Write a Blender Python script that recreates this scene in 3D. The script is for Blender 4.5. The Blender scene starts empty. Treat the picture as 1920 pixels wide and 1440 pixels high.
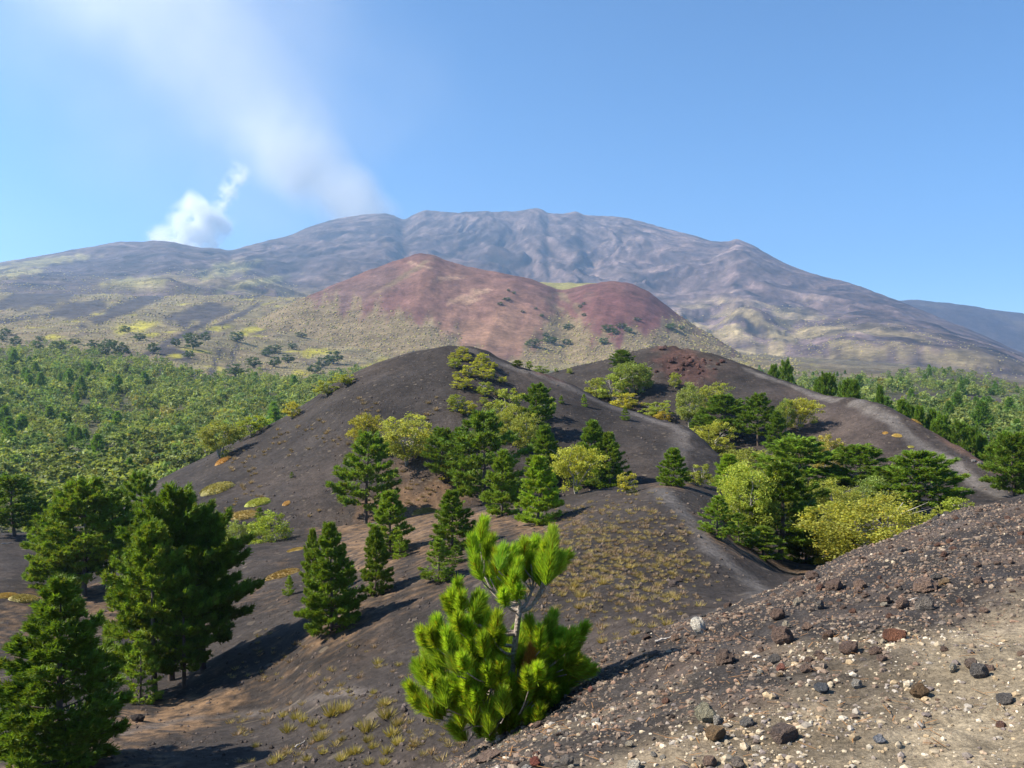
import bpy, math, random
import numpy as np
from mathutils import Vector

scene = bpy.context.scene
COL = scene.collection
F = 1600.0                                   # focal length in photograph pixels (1920 wide)

# ------------------------------------------------------------------ camera
cam_d = bpy.data.cameras.new("camera")
cam_d.sensor_width = 36.0
cam_d.lens = 36.0 * F / 1920.0
cam_d.clip_start = 0.1
cam_d.clip_end = 60000
cam = bpy.data.objects.new("camera", cam_d)
COL.objects.link(cam)
cam.location = (0, 0, 0)
cam.rotation_euler = (math.radians(90), 0, 0)
scene.camera = cam

# ------------------------------------------------------------------ sky and sun
SUN_AZ, SUN_EL = -95.0, 43.0                 # azimuth from +Y towards +X, elevation
world = bpy.data.worlds.new("World")
scene.world = world
world.use_nodes = True
wn = world.node_tree.nodes
wl = world.node_tree.links
wn.clear()
w_out = wn.new("ShaderNodeOutputWorld")
w_bg = wn.new("ShaderNodeBackground")
w_sky = wn.new("ShaderNodeTexSky")
w_sky.sky_type = 'NISHITA'
w_sky.sun_disc = False
w_sky.sun_elevation = math.radians(SUN_EL)
w_sky.sun_rotation = math.radians(SUN_AZ)
w_sky.altitude = 1800
w_sky.air_density = 1.0
w_sky.dust_density = 0.9
w_sky.ozone_density = 7.0
w_bg.inputs["Strength"].default_value = 0.10
w_hs = wn.new("ShaderNodeHueSaturation")
w_hs.inputs["Hue"].default_value = 0.494
w_hs.inputs["Saturation"].default_value = 1.06
wl.new(w_sky.outputs[0], w_hs.inputs["Color"])
wl.new(w_hs.outputs[0], w_bg.inputs["Color"])
wl.new(w_bg.outputs[0], w_out.inputs["Surface"])

sun_d = bpy.data.lights.new("sun", 'SUN')
sun_d.energy = 5.0
sun_d.angle = math.radians(0.5)
sun_d.color = (1.0, 0.92, 0.79)
sun = bpy.data.objects.new("sun", sun_d)
COL.objects.link(sun)
sdir = Vector((math.sin(math.radians(SUN_AZ)) * math.cos(math.radians(SUN_EL)),
               math.cos(math.radians(SUN_AZ)) * math.cos(math.radians(SUN_EL)),
               math.sin(math.radians(SUN_EL))))
sun.rotation_euler = sdir.to_track_quat('Z', 'Y').to_euler()
sun.location = sdir * 200

scene.view_settings.view_transform = 'Standard'
scene.view_settings.look = 'None'
scene.view_settings.exposure = 1.05
scene.view_settings.gamma = 1.0
scene.view_settings.use_curve_mapping = False
scene.render.engine = 'CYCLES'
cy = scene.cycles
cy.max_bounces = 8
cy.diffuse_bounces = 2
cy.glossy_bounces = 1
cy.transmission_bounces = 3
cy.transparent_max_bounces = 12
cy.volume_bounces = 5
cy.use_denoising = True
cy.caustics_reflective = False
cy.caustics_refractive = False
cy.sample_clamp_indirect = 4.0


# ------------------------------------------------------------------ helpers
def P(px, py, D):
    return np.array([(px - 960.0) / F * D, D, (720.0 - py) / F * D])


_rs = np.random.RandomState(11)
_perm = _rs.permutation(256)
_perm = np.concatenate([_perm, _perm, _perm])
_ga = _rs.rand(256) * 2 * np.pi
_gx, _gy = np.cos(_ga), np.sin(_ga)


def pn(x, y, seed=0):
    x = np.asarray(x, float) + seed * 17.31
    y = np.asarray(y, float) + seed * 9.77
    xi = np.floor(x).astype(np.int64)
    yi = np.floor(y).astype(np.int64)
    xf, yf = x - xi, y - yi
    u = xf * xf * xf * (xf * (xf * 6 - 15) + 10)
    v = yf * yf * yf * (yf * (yf * 6 - 15) + 10)

    def g(ix, iy, dx, dy):
        h = _perm[_perm[ix & 255] + (iy & 255)]
        return _gx[h] * dx + _gy[h] * dy
    a = g(xi, yi, xf, yf)
    b = g(xi + 1, yi, xf - 1, yf)
    c = g(xi, yi + 1, xf, yf - 1)
    d = g(xi + 1, yi + 1, xf - 1, yf - 1)
    return 1.5 * ((a + (b - a) * u) * (1 - v) + (c + (d - c) * u) * v)


def fbm(x, y, oct=4, seed=0, gain=0.5):
    s = 0.0
    a = 1.0
    f = 1.0
    for i in range(oct):
        s = s + a * pn(x * f, y * f, seed + i)
        a *= gain
        f *= 2.03
    return s


def ridged(x, y, oct=4, seed=0):
    s = 0.0
    a = 1.0
    f = 1.0
    for i in range(oct):
        s = s + a * (1 - 2 * np.abs(pn(x * f, y * f, seed + i)))
        a *= 0.5
        f *= 2.1
    return s


def sstep(a, b, x):
    t = np.clip((np.asarray(x, float) - a) / (b - a), 0, 1)
    return t * t * (3 - 2 * t)


def pchip(x, y, xq):
    x = np.asarray(x, float)
    y = np.asarray(y, float)
    xq = np.clip(np.asarray(xq, float), x[0], x[-1])
    h = np.diff(x)
    d = np.diff(y) / h
    m = np.zeros_like(y)
    m[0], m[-1] = d[0], d[-1]
    for i in range(1, len(x) - 1):
        if d[i - 1] * d[i] > 0:
            w1 = 2 * h[i] + h[i - 1]
            w2 = h[i] + 2 * h[i - 1]
            m[i] = (w1 + w2) / (w1 / d[i - 1] + w2 / d[i])
    k = np.clip(np.searchsorted(x, xq) - 1, 0, len(h) - 1)
    t = (xq - x[k]) / h[k]
    t2, t3 = t * t, t * t * t
    return ((2 * t3 - 3 * t2 + 1) * y[k] + (t3 - 2 * t2 + t) * h[k] * m[k]
            + (-2 * t3 + 3 * t2) * y[k + 1] + (t3 - t2) * h[k] * m[k + 1])


def crv(xq, *pts):
    """smooth curve through (x, y) pairs"""
    return pchip([p[0] for p in pts], [p[1] for p in pts], xq)


def mesh_np(name, V, Fc, col=None, smooth=False, mat=None):
    """mesh from numpy arrays; Fc is (n,3) or (n,4)"""
    V = np.asarray(V, np.float32)
    Fc = np.asarray(Fc, np.int32)
    me = bpy.data.meshes.new(name)
    n, k = Fc.shape
    me.vertices.add(len(V))
    me.vertices.foreach_set("co", V.ravel())
    me.loops.add(n * k)
    me.loops.foreach_set("vertex_index", Fc.ravel())
    me.polygons.add(n)
    me.polygons.foreach_set("loop_start", np.arange(0, n * k, k, dtype=np.int32))
    me.polygons.foreach_set("loop_total", np.full(n, k, np.int32))
    me.polygons.foreach_set("use_smooth", np.full(n, bool(smooth)))
    if col is not None:
        c = np.ones((len(V), 4), np.float32)
        c[:, :3] = col
        at = me.color_attributes.new("Col", 'FLOAT_COLOR', 'POINT')
        at.data.foreach_set("color", c.ravel())
    me.update(calc_edges=True)
    if mat is not None:
        me.materials.append(mat)
    return me


def link(name, me, parent=None, loc=None):
    o = bpy.data.objects.new(name, me)
    COL.objects.link(o)
    if parent is not None:
        o.parent = parent
    if loc is not None:
        o.location = loc
    return o


def tag(o, label=None, cat=None, group=None, kind=None):
    if label:
        o["label"] = label
    if cat:
        o["category"] = cat
    if group:
        o["group"] = group
    if kind:
        o["kind"] = kind
    return o


# ------------------------------------------------------------------ materials
def new_mat(name):
    m = bpy.data.materials.new(name)
    m.use_nodes = True
    nt = m.node_tree
    nt.nodes.clear()
    return m, nt.nodes, nt.links


def mixc(n, l, mode, fac, a, b):
    x = n.new("ShaderNodeMix")
    x.data_type = 'RGBA'
    x.blend_type = mode
    for sock, val in ((x.inputs[0], fac), (x.inputs[6], a), (x.inputs[7], b)):
        if hasattr(val, "is_output"):
            l.new(val, sock)
        elif isinstance(val, (int, float)):
            sock.default_value = val
        else:
            sock.default_value = (*val, 1.0)
    return x.outputs[2]


def ramp(n, l, src, stops):
    r = n.new("ShaderNodeValToRGB")
    el = r.color_ramp.elements
    while len(el) < len(stops):
        el.new(0.5)
    for e, (p, c) in zip(el, stops):
        e.position = p
        e.color = (c, c, c, 1) if isinstance(c, (int, float)) else (*c, 1)
    l.new(src, r.inputs[0])
    return r.outputs[0]


def terrain_mat(name, sc_big, sc_small, lo, hi, bump, bump_sc, rough=0.95, speck=0.0, speck_sc=1.0):
    """base colour from the attribute Col, grain and relief from noise in object space"""
    m, n, l = new_mat(name)
    out = n.new("ShaderNodeOutputMaterial")
    b = n.new("ShaderNodeBsdfPrincipled")
    b.inputs["Roughness"].default_value = rough
    b.inputs["Specular IOR Level"].default_value = 0.15
    tc = n.new("ShaderNodeTexCoord")
    at = n.new("ShaderNodeAttribute")
    at.attribute_name = "Col"

    def noise(sc, det=6, ro=0.6):
        x = n.new("ShaderNodeTexNoise")
        x.inputs["Scale"].default_value = sc
        x.inputs["Detail"].default_value = det
        x.inputs["Roughness"].default_value = ro
        l.new(tc.outputs["Object"], x.inputs["Vector"])
        return x
    n1 = noise(sc_big)
    n2 = noise(sc_small, 4, 0.75)
    r1 = ramp(n, l, n1.outputs["Fac"], [(0.3, lo), (0.7, hi)])
    r2 = ramp(n, l, n2.outputs["Fac"], [(0.3, lo), (0.7, hi)])
    c = mixc(n, l, 'MULTIPLY', 1.0, at.outputs["Color"], r1)
    c = mixc(n, l, 'MULTIPLY', 1.0, c, r2)
    n3_ = noise(sc_small * 0.27, 5, 0.8)
    c = mixc(n, l, 'MULTIPLY', 1.0, c, ramp(n, l, n3_.outputs["Fac"], [(0.3, lo), (0.7, hi)]))
    if speck > 0:
        vo = n.new("ShaderNodeTexVoronoi")
        vo.inputs["Scale"].default_value = speck_sc
        l.new(tc.outputs["Object"], vo.inputs["Vector"])
        k = ramp(n, l, vo.outputs["Color"], [(0.86, 0.0), (0.93, speck)])
        c = mixc(n, l, 'MIX', k, c, (0.26, 0.21, 0.15))
    l.new(c, b.inputs["Base Color"])
    bn = noise(bump_sc, 8, 0.7)
    bp = n.new("ShaderNodeBump")
    bp.inputs["Strength"].default_value = 0.9
    bp.inputs["Distance"].default_value = bump
    l.new(bn.outputs["Fac"], bp.inputs["Height"])
    l.new(bp.outputs["Normal"], b.inputs["Normal"])
    l.new(b.outputs[0], out.inputs["Surface"])
    return m


def leaf_mat(name, trans=0.35, rough=0.55, spec=0.25):
    m, n, l = new_mat(name)
    out = n.new("ShaderNodeOutputMaterial")
    at = n.new("ShaderNodeAttribute")
    at.attribute_name = "Col"
    oi = n.new("ShaderNodeObjectInfo")
    c = mixc(n, l, 'MULTIPLY', 1.0, at.outputs["Color"], oi.outputs["Color"])
    b = n.new("ShaderNodeBsdfPrincipled")
    b.inputs["Roughness"].default_value = rough
    b.inputs["Specular IOR Level"].default_value = spec
    l.new(c, b.inputs["Base Color"])
    t = n.new("ShaderNodeBsdfTranslucent")
    c2 = mixc(n, l, 'MULTIPLY', 1.0, c, (1.25, 1.15, 0.55))
    l.new(c2, t.inputs["Color"])
    mx = n.new("ShaderNodeMixShader")
    mx.inputs[0].default_value = trans
    l.new(b.outputs[0], mx.inputs[1])
    l.new(t.outputs[0], mx.inputs[2])
    l.new(mx.outputs[0], out.inputs["Surface"])
    return m


def bark_mat(name, c1, c2, sc):
    m, n, l = new_mat(name)
    out = n.new("ShaderNodeOutputMaterial")
    b = n.new("ShaderNodeBsdfPrincipled")
    b.inputs["Roughness"].default_value = 0.9
    tc = n.new("ShaderNodeTexCoord")
    x = n.new("ShaderNodeTexNoise")
    x.inputs["Scale"].default_value = sc
    x.inputs["Detail"].default_value = 6
    l.new(tc.outputs["Object"], x.inputs["Vector"])
    r = ramp(n, l, x.outputs["Fac"], [(0.35, c1), (0.65, c2)])
    l.new(r, b.inputs["Base Color"])
    bp = n.new("ShaderNodeBump")
    bp.inputs["Distance"].default_value = 0.02
    l.new(x.outputs["Fac"], bp.inputs["Height"])
    l.new(bp.outputs["Normal"], b.inputs["Normal"])
    l.new(b.outputs[0], out.inputs["Surface"])
    return m


def stone_mat(name, bump_sc=30.0, bump=0.01):
    m, n, l = new_mat(name)
    out = n.new("ShaderNodeOutputMaterial")
    b = n.new("ShaderNodeBsdfPrincipled")
    b.inputs["Roughness"].default_value = 0.92
    b.inputs["Specular IOR Level"].default_value = 0.2
    tc = n.new("ShaderNodeTexCoord")
    at = n.new("ShaderNodeAttribute")
    at.attribute_name = "Col"
    oi = n.new("ShaderNodeObjectInfo")
    x = n.new("ShaderNodeTexNoise")
    x.inputs["Scale"].default_value = bump_sc
    x.inputs["Detail"].default_value = 6
    x.inputs["Roughness"].default_value = 0.7
    l.new(tc.outputs["Object"], x.inputs["Vector"])
    r = ramp(n, l, x.outputs["Fac"], [(0.3, 0.55), (0.7, 1.35)])
    c = mixc(n, l, 'MULTIPLY', 1.0, at.outputs["Color"], oi.outputs["Color"])
    c = mixc(n, l, 'MULTIPLY', 1.0, c, r)
    l.new(c, b.inputs["Base Color"])
    bp = n.new("ShaderNodeBump")
    bp.inputs["Distance"].default_value = bump
    l.new(x.outputs["Fac"], bp.inputs["Height"])
    l.new(bp.outputs["Normal"], b.inputs["Normal"])
    l.new(b.outputs[0], out.inputs["Surface"])
    return m


M_NEAR = terrain_mat("scoria_gravel", 1.3, 38, 0.55, 1.45, 0.03, 30, speck=0.7, speck_sc=60)
M_ASH = terrain_mat("volcanic_ash", 0.12, 4.2, 0.60, 1.42, 0.14, 2.6, speck=0.28, speck_sc=2.6)
M_HILL = terrain_mat("broom_hillside", 0.03, 0.30, 0.60, 1.42, 1.2, 0.18)
M_RED = terrain_mat("red_cinder", 0.02, 0.14, 0.68, 1.34, 1.8, 0.10)
M_VOLC = terrain_mat("volcano_rock", 0.005, 0.05, 0.60, 1.42, 8.0, 0.014)
M_PINE = leaf_mat("pine_needles", 0.36)
M_YOUNG = leaf_mat("young_pine_needles", 0.48, 0.5, 0.25)
M_LEAF = leaf_mat("broad_leaves", 0.45)
M_FARLEAF = leaf_mat("far_leaves", 0.42)
M_DRY = leaf_mat("dry_grass", 0.25)
M_BARK = bark_mat("pine_bark", (0.05, 0.035, 0.028), (0.16, 0.12, 0.095), 6)
M_YBARK = bark_mat("young_pine_bark", (0.20, 0.15, 0.12), (0.42, 0.36, 0.31), 40)
M_BIRCH = bark_mat("birch_bark", (0.16, 0.14, 0.12), (0.50, 0.46, 0.40), 5)
M_WOOD = bark_mat("weathered_wood", (0.30, 0.26, 0.22), (0.55, 0.50, 0.44), 30)
M_ROCK = stone_mat("scoria_rock", 4.0, 0.25)
M_STONE = stone_mat("gravel_stone", 60.0, 0.004)


# ------------------------------------------------------------------ terrain lofts
class Terrain:
    """A sheet lofted through rows of (px, py, D) ridge and foot lines; D is the distance ahead in metres."""

    def __init__(self, rows, x0, x1, nu, subs):
        self.U = np.linspace(x0, x1, nu)
        R = []
        for r in rows:
            if callable(r):
                R.append(r(self.U))
                continue
            xs = [p[0] for p in r]
            R.append((pchip(xs, [p[1] for p in r], self.U), np.exp(pchip(xs, [math.log(p[2]) for p in r], self.U))))
        Z = np.array([(720 - py) / F * D for py, D in R])
        LD = np.array([np.log(D) for py, D in R])
        # parameter along each column: row index, pchip vectorised over columns
        tq = np.concatenate([np.linspace(i, i + 1, s, endpoint=False) for i, s in enumerate(subs)] + [[len(R) - 1.0]])
        self.T = tq
        self.D = np.exp(self._pch(LD, tq))
        self.Z = self._pch(Z, tq)
        self.X = (self.U[None, :] - 960) / F * self.D
        self._fin()

    @staticmethod
    def _pch(A, tq):
        d = np.diff(A, axis=0)
        m = np.zeros_like(A)
        m[0], m[-1] = d[0], d[-1]
        p = d[:-1] * d[1:]
        with np.errstate(divide='ignore', invalid='ignore'):
            hm = np.where(p > 0, 2 * p / (d[:-1] + d[1:]), 0)
        m[1:-1] = np.nan_to_num(hm)
        k = np.clip(np.floor(tq).astype(int), 0, len(A) - 2)
        t = (tq - k)[:, None]
        t2, t3 = t * t, t * t * t
        return ((2 * t3 - 3 * t2 + 1) * A[k] + (t3 - 2 * t2 + t) * m[k] + (-2 * t3 + 3 * t2) * A[k + 1] + (t3 - t2) * m[k + 1])

    def _fin(self):
        self.PY = 720 - self.Z * F / self.D
        self.LD = np.log(self.D)

    def relief(self, dz):
        self.Z = self.Z + dz
        self._fin()

    def _col(self, px):
        f = (px - self.U[0]) / (self.U[1] - self.U[0])
        j = int(min(max(math.floor(f), 0), len(self.U) - 2))
        w = min(max(f - j, 0.0), 1.0)
        return self.LD[:, j] * (1 - w) + self.LD[:, j + 1] * w, self.Z[:, j] * (1 - w) + self.Z[:, j + 1] * w

    def pick(self, px, py):
        """the point of this sheet that a line of sight through the photo pixel meets first"""
        ld, z = self._col(px)
        D = np.exp(ld)
        q = 720 - z * F / D
        i = np.nonzero((q[:-1] >= py) & (q[1:] < py))[0]
        if len(i) == 0:
            k = int(np.argmin(q))
            d = D[k]
            zz = z[k]
        else:
            k = i[0]
            w = (q[k] - py) / (q[k] - q[k + 1])
            d = D[k] * (1 - w) + D[k + 1] * w
            zz = z[k] * (1 - w) + z[k + 1] * w
        return np.array([(px - 960) / F * d, d, zz])

    def height(self, x, y):
        px = 960 + F * x / y
        ld, z = self._col(px)
        return float(np.interp(math.log(y), ld, z))

    def heights(self, x, y):
        """vectorised bilinear height"""
        px = 960 + F * x / y
        f = np.clip((px - self.U[0]) / (self.U[1] - self.U[0]), 0, len(self.U) - 1.001)
        j = np.floor(f).astype(int)
        w = f - j
        out = np.zeros(len(x))
        ly = np.log(y)
        for jj in np.unique(j):
            s = j == jj
            a = np.interp(ly[s], self.LD[:, jj], self.Z[:, jj])
            b = np.interp(ly[s], self.LD[:, jj + 1], self.Z[:, jj + 1])
            out[s] = a * (1 - w[s]) + b * w[s]
        return out

    def normal(self, x, y, e):
        zx = (self.height(x + e, y) - self.height(x - e, y)) / (2 * e)
        zy = (self.height(x, y + e) - self.height(x, y - e)) / (2 * e)
        return Vector((-zx, -zy, 1)).normalized()

    def build(self, name, col, mat):
        nv, nu = self.D.shape
        V = np.stack([self.X, self.D, self.Z], -1).reshape(-1, 3)
        a = (np.arange(nv - 1)[:, None] * nu + np.arange(nu - 1)[None, :]).ravel()
        Fc = np.stack([a, a + 1, a + nu + 1, a + nu], -1)
        me = mesh_np(name, V, Fc, col.reshape(-1, 3), True, mat)
        o = link(name, me)
        o["kind"] = "structure"
        return o


def base(T, c):
    return np.ones(T.D.shape + (3,)) * np.array(c)


def blend(C, mask, c):
    m = np.clip(mask, 0, 1)[..., None]
    return C * (1 - m) + np.array(c) * m


def blob(T, cx, cy, rx, ry, ang=0.0, soft=0.35, wob=0.35, sc=0.03, seed=0):
    """soft-edged patch round the ground point seen at (cx, cy); wobbling outline"""
    PX = np.broadcast_to(T.U[None, :], T.D.shape)
    dx, dy = PX - cx, T.PY - cy
    c, s = math.cos(math.radians(ang)), math.sin(math.radians(ang))
    u = (dx * c - dy * s) / rx
    v = (dx * s + dy * c) / ry
    r = np.sqrt(u * u + v * v) + wob * fbm(PX * sc, T.PY * sc * 1.5, 3, 40 + seed)
    return 1 - sstep(1 - soft, 1 + soft, r)


def line_mask(T, pts, wid, soft=1.0):
    """band along a polyline of ground points, width in metres"""
    W = [T.pick(*p) for p in pts]
    best = np.full(T.D.shape, 1e9)
    for a, b in zip(W[:-1], W[1:]):
        ax, ay, bx, by = a[0], a[1], b[0], b[1]
        L = (bx - ax) ** 2 + (by - ay) ** 2 + 1e-9
        t = np.clip(((T.X - ax) * (bx - ax) + (T.D - ay) * (by - ay)) / L, 0, 1)
        best = np.minimum(best, np.hypot(T.X - (ax + t * (bx - ax)), T.D - (ay + t * (by - ay))))
    wob = 1 + 0.35 * fbm(T.X * 0.3, T.D * 0.3, 2, 77)
    return 1 - sstep(wid * (1 - 0.5 * soft), wid * (1 + soft), best * wob)


# --- stony foreground slope -------------------------------------------------
def zrow(D, *pts):
    """row at one distance, heights given as (px, z)"""
    return [(px, 720 - z * F / D, D) for px, z in pts]


crest = [(-1600, 2500, 6.5), (-500, 2200, 7.0), (300, 1900, 7.2), (700, 1600, 7.6), (850, 1435, 8.1), (930, 1380, 8.4),
         (1050, 1278, 8.9), (1130, 1222, 9.1), (1200, 1193, 9.3), (1300, 1160, 9.6), (1400, 1127, 10.0), (1460, 1102, 10.3),
         (1540, 1063, 10.9), (1640, 1022, 11.5), (1740, 981, 12.1), (1830, 950, 12.6), (1920, 933, 13.1), (2100, 900, 13.6), (3600, 850, 14.5)]


def behind(k, dz):
    return [(px, 720 - ((720 - py) / F * D - dz) * F / (D * k), D * k) for px, py, D in crest]


T1 = Terrain([
    zrow(0.6, (-1600, -1.72), (960, -1.66), (3600, -1.6)),
    zrow(2.5, (-1600, -3.0), (-500, -2.4), (760, -1.8), (1300, -1.70), (2400, -1.58), (3600, -1.5)),
    zrow(4.0, (-1600, -4.6), (-500, -3.5), (300, -2.6), (760, -2.08), (1100, -1.88), (1500, -1.77), (1920, -1.68), (2400, -1.6), (3600, -1.5)),
    zrow(6.0, (-1600, -7.2), (-500, -5.2), (300, -4.0), (760, -2.95), (1000, -2.5), (1300, -2.1), (1600, -1.83), (1920, -1.65), (2400, -1.5), (3600, -1.35)),
    crest,
    behind(1.13, 0.55),
    behind(1.7, 4.6),
    behind(2.6, 9.0)],
    -1600, 3600, 420, [10, 40, 50, 50, 26, 10, 6])
_k = sstep(2.0, 4.0, T1.D)
T1.relief(_k * (0.05 * fbm(T1.X * 0.9, T1.D * 0.9, 4, 3) + 0.022 * fbm(T1.X * 4, T1.D * 4, 3, 5)))
C1 = base(T1, (0.040, 0.035, 0.033))
PX1 = np.broadcast_to(T1.U[None, :], T1.D.shape)
_t = fbm(T1.X * 0.8, T1.D * 0.8, 4, 8)
C1 = blend(C1, sstep(0.0, 0.55, _t) * 0.8, (0.085, 0.064, 0.052))
_pale = sstep(1190, 1330, T1.PY - 0.42 * (1500 - np.clip(PX1, 900, 1920)) * (PX1 < 1500) + 0.10 * (PX1 - 1500) * (PX1 > 1500) + 90 * fbm(T1.X * 0.7, T1.D * 0.7, 3, 21))
C1 = blend(C1, _pale * 0.85, (0.205, 0.162, 0.108))
_bare = blob(T1, 1900, 1230, 190, 90, 20, 0.5, 0.5, 0.02, 3) + blob(T1, 1800, 1400, 240, 60, 15, 0.5, 0.5, 0.02, 4)
_bare = np.maximum(_bare, sstep(1950, 2200, PX1) * sstep(1120, 1260, T1.PY + 60 * _t))
C1 = blend(C1, _bare * 0.75, (0.25, 0.203, 0.138))
slope = T1.build("stony_slope", C1, M_NEAR)

# --- ash ground: valley floor, knoll, wooded hollow ------------------------
T2 = Terrain([
    zrow(9, (-900, -10.5), (300, -9.2), (760, -8.2), (1300, -6.8), (1900, -5.6), (2900, -5)),
    zrow(17, (-900, -12.5), (300, -11.4), (760, -10.4), (1100, -9.4), (1300, -8.0), (1900, -6.4), (2900, -6)),
    [(-900, 1440, 27), (300, 1440, 27), (500, 1432, 27), (700, 1395, 27), (1000, 1310, 27), (1200, 1213, 27), (1350, 1170, 27), (1500, 1150, 27), (1900, 1105, 27), (2900, 1100, 27)],
    [(-900, 1290, 40), (0, 1285, 40), (250, 1318, 40), (500, 1272, 40), (620, 1205, 40), (700, 1172, 40), (900, 1112, 40), (1100, 1070, 40), (1300, 1080, 40), (1450, 1098, 40), (1600, 1110, 40), (1900, 1100, 40), (2900, 1090, 40)],
    [(-900, 1190, 55), (0, 1185, 55), (150, 1185, 55), (300, 1192, 55), (450, 1142, 55), (620, 1098, 55), (800, 1040, 55), (1000, 988, 55), (1150, 944, 55), (1240, 930, 55), (1330, 955, 55), (1400, 1010, 55), (1500, 1066, 55), (1700, 1060, 55), (1900, 1050, 55), (2900, 1040, 55)],
    [(-900, 1090, 67), (0, 1085, 67), (157, 1110, 67), (300, 1092, 67), (450, 1060, 67), (600, 1040, 67), (750, 1003, 67), (900, 970, 67), (1000, 953, 67), (1100, 930, 67), (1200, 913, 67), (1265, 906, 67), (1340, 916, 67), (1420, 985, 67), (1520, 1022, 67), (1700, 1000, 67), (1900, 985, 67), (2900, 980, 67)],
    [(-900, 1010, 88), (0, 1012, 88), (157, 1025, 88), (300, 1008, 88), (450, 1003, 88), (600, 988, 88), (700, 980, 88), (850, 955, 88), (950, 950, 88), (1100, 945, 88), (1200, 928, 88), (1300, 912, 88), (1400, 930, 88), (1520, 950, 88), (1700, 940, 88), (1900, 935, 88), (2900, 940, 88)],
    [(-900, 1000, 105), (0, 1000, 105), (200, 985, 105), (300, 975, 105), (450, 985, 105), (900, 960, 105), (1400, 905, 105), (1600, 915, 105), (1700, 925, 105), (1900, 960, 105), (2900, 990, 105)],
    zrow(140, (-900, -30), (200, -28), (400, -27), (1900, -22), (2900, -24))],
    -900, 2900, 350, [10, 22, 46, 46, 40, 40, 20, 14])
T2.relief(sstep(10, 24, T2.D) * (0.35 * fbm(T2.X * 0.09, T2.D * 0.09, 3, 12) + 0.10 * fbm(T2.X * 0.5, T2.D * 0.5, 3, 14)))
PX2 = np.broadcast_to(T2.U[None, :], T2.D.shape)
C2 = base(T2, (0.036, 0.0300, 0.0268))
C2 = blend(C2, sstep(0.1, 0.7, fbm(T2.X * 0.12, T2.D * 0.12, 4, 31)) * 0.5, (0.060, 0.046, 0.038))
# dry needle litter under and down-slope of the pines
_streak = fbm(T2.X * 1.1 + T2.D * 0.7, T2.D * 2.1 - T2.X * 0.5, 4, 33)
_lit = np.zeros(T2.D.shape)
for cx, cy, rx, ry, a, w in [(330, 1345, 150, 40, 14, 1.0), (520, 1275, 230, 60, 22, 0.5), (250, 1130, 200, 45, 0, 0.85), (650, 1180, 150, 45, 25, 0.62),
                             (770, 1010, 190, 60, 10, 0.95), (470, 1120, 120, 40, 15, 0.45), (900, 985, 120, 28, 8, 0.95), (1010, 985, 80, 22, 5, 0.9),
                             (820, 1090, 110, 40, 20, 0.6), (700, 1110, 100, 35, 20, 0.7), (60, 1180, 140, 70, 0, 0.7), (1260, 910, 60, 10, 0, 0.7),
                             (1450, 1040, 170, 26, -18, 0.75), (1330, 960, 50, 14, 0, 0.6), (620, 1190, 70, 22, 10, 0.9), (140, 1440, 200, 60, 0, 0.7), (250, 990, 80, 30, 0, .5)]:
    _lit = np.maximum(_lit, w * blob(T2, cx, cy, rx, ry, a, 0.55, 0.45, 0.02, int(cx)))
C2 = blend(C2, _lit * sstep(-0.35, 0.75, _streak + 1.3 * (_lit - 0.65)) * 0.9, (0.185, 0.115, 0.064))
# trodden path over the knoll and the one along the left slope
C2 = blend(C2, line_mask(T2, [(1238, 918), (1262, 945), (1300, 990), (1345, 1040), (1395, 1080), (1440, 1110), (1400, 1135), (1280, 1170)], 0.5) * 0.8, (0.092, 0.082, 0.076))
C2 = blend(C2, line_mask(T2, [(200, 1378), (330, 1352), (450, 1338), (560, 1318), (680, 1300)], 0.28) * 0.7, (0.095, 0.080, 0.070))
ash_ground = T2.build("ash_ground", C2, M_ASH)


def midrow(foot, crest_, f, bulge):
    def fn(U):
        fx = [p[0] for p in foot]
        cx = [p[0] for p in crest_]
        py0, d0 = pchip(fx, [p[1] for p in foot], U), pchip(fx, [p[2] for p in foot], U)
        py1, d1 = pchip(cx, [p[1] for p in crest_], U), pchip(cx, [p[2] for p in crest_], U)
        D = d0 * (1 - f) + d1 * f
        z0, z1 = (720 - py0) / F * d0, (720 - py1) / F * d1
        z = z0 * (1 - f) + z1 * f + bulge * (d1 - d0)
        return 720 - z * F / D, D
    return fn


def backrow(crest_, dd, dz):
    return [(px, 720 - ((720 - py) / F * D - dz) * F / (D + dd), D + dd) for px, py, D in crest_]


def foreset(foot, dd, dz):
    return [(px, 720 - ((720 - py) / F * D - dz) * F / (D - dd), D - dd) for px, py, D in foot]


# --- black ash cone ---------------------------------------------------------
foot3 = [(150, 1012, 96), (300, 988, 91), (450, 985, 88), (640, 972, 89), (800, 930, 93), (950, 902, 97), (1100, 880, 99), (1250, 858, 101), (1340, 880, 100), (1420, 925, 97)]
crest3 = [(150, 1000, 126), (230, 945, 129), (300, 900, 130), (400, 851, 133), (500, 800, 136), (570, 760, 137), (650, 704, 138), (700, 682, 139), (750, 668, 140), (800, 656, 140),
          (850, 649, 140), (880, 649, 140), (910, 656, 140), (940, 673, 139), (1000, 696, 137), (1060, 718, 135), (1140, 756, 130), (1220, 782, 126), (1290, 803, 119), (1340, 845, 111), (1420, 915, 104)]
T3 = Terrain([foreset(foot3, 14, 5.0), foot3, midrow(foot3, crest3, 0.35, 0.008), midrow(foot3, crest3, 0.75, 0.022), crest3, backrow(crest3, 14, 5.0), backrow(crest3, 40, 18)],
             150, 1420, 330, [6, 36, 40, 34, 14, 8])
T3.relief(0.30 * fbm(T3.X * 0.10, T3.D * 0.10, 3, 52) + 0.06 * fbm(T3.X * 0.6, T3.D * 0.6, 3, 54))
C3 = base(T3, (0.036, 0.0300, 0.0268))
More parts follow.
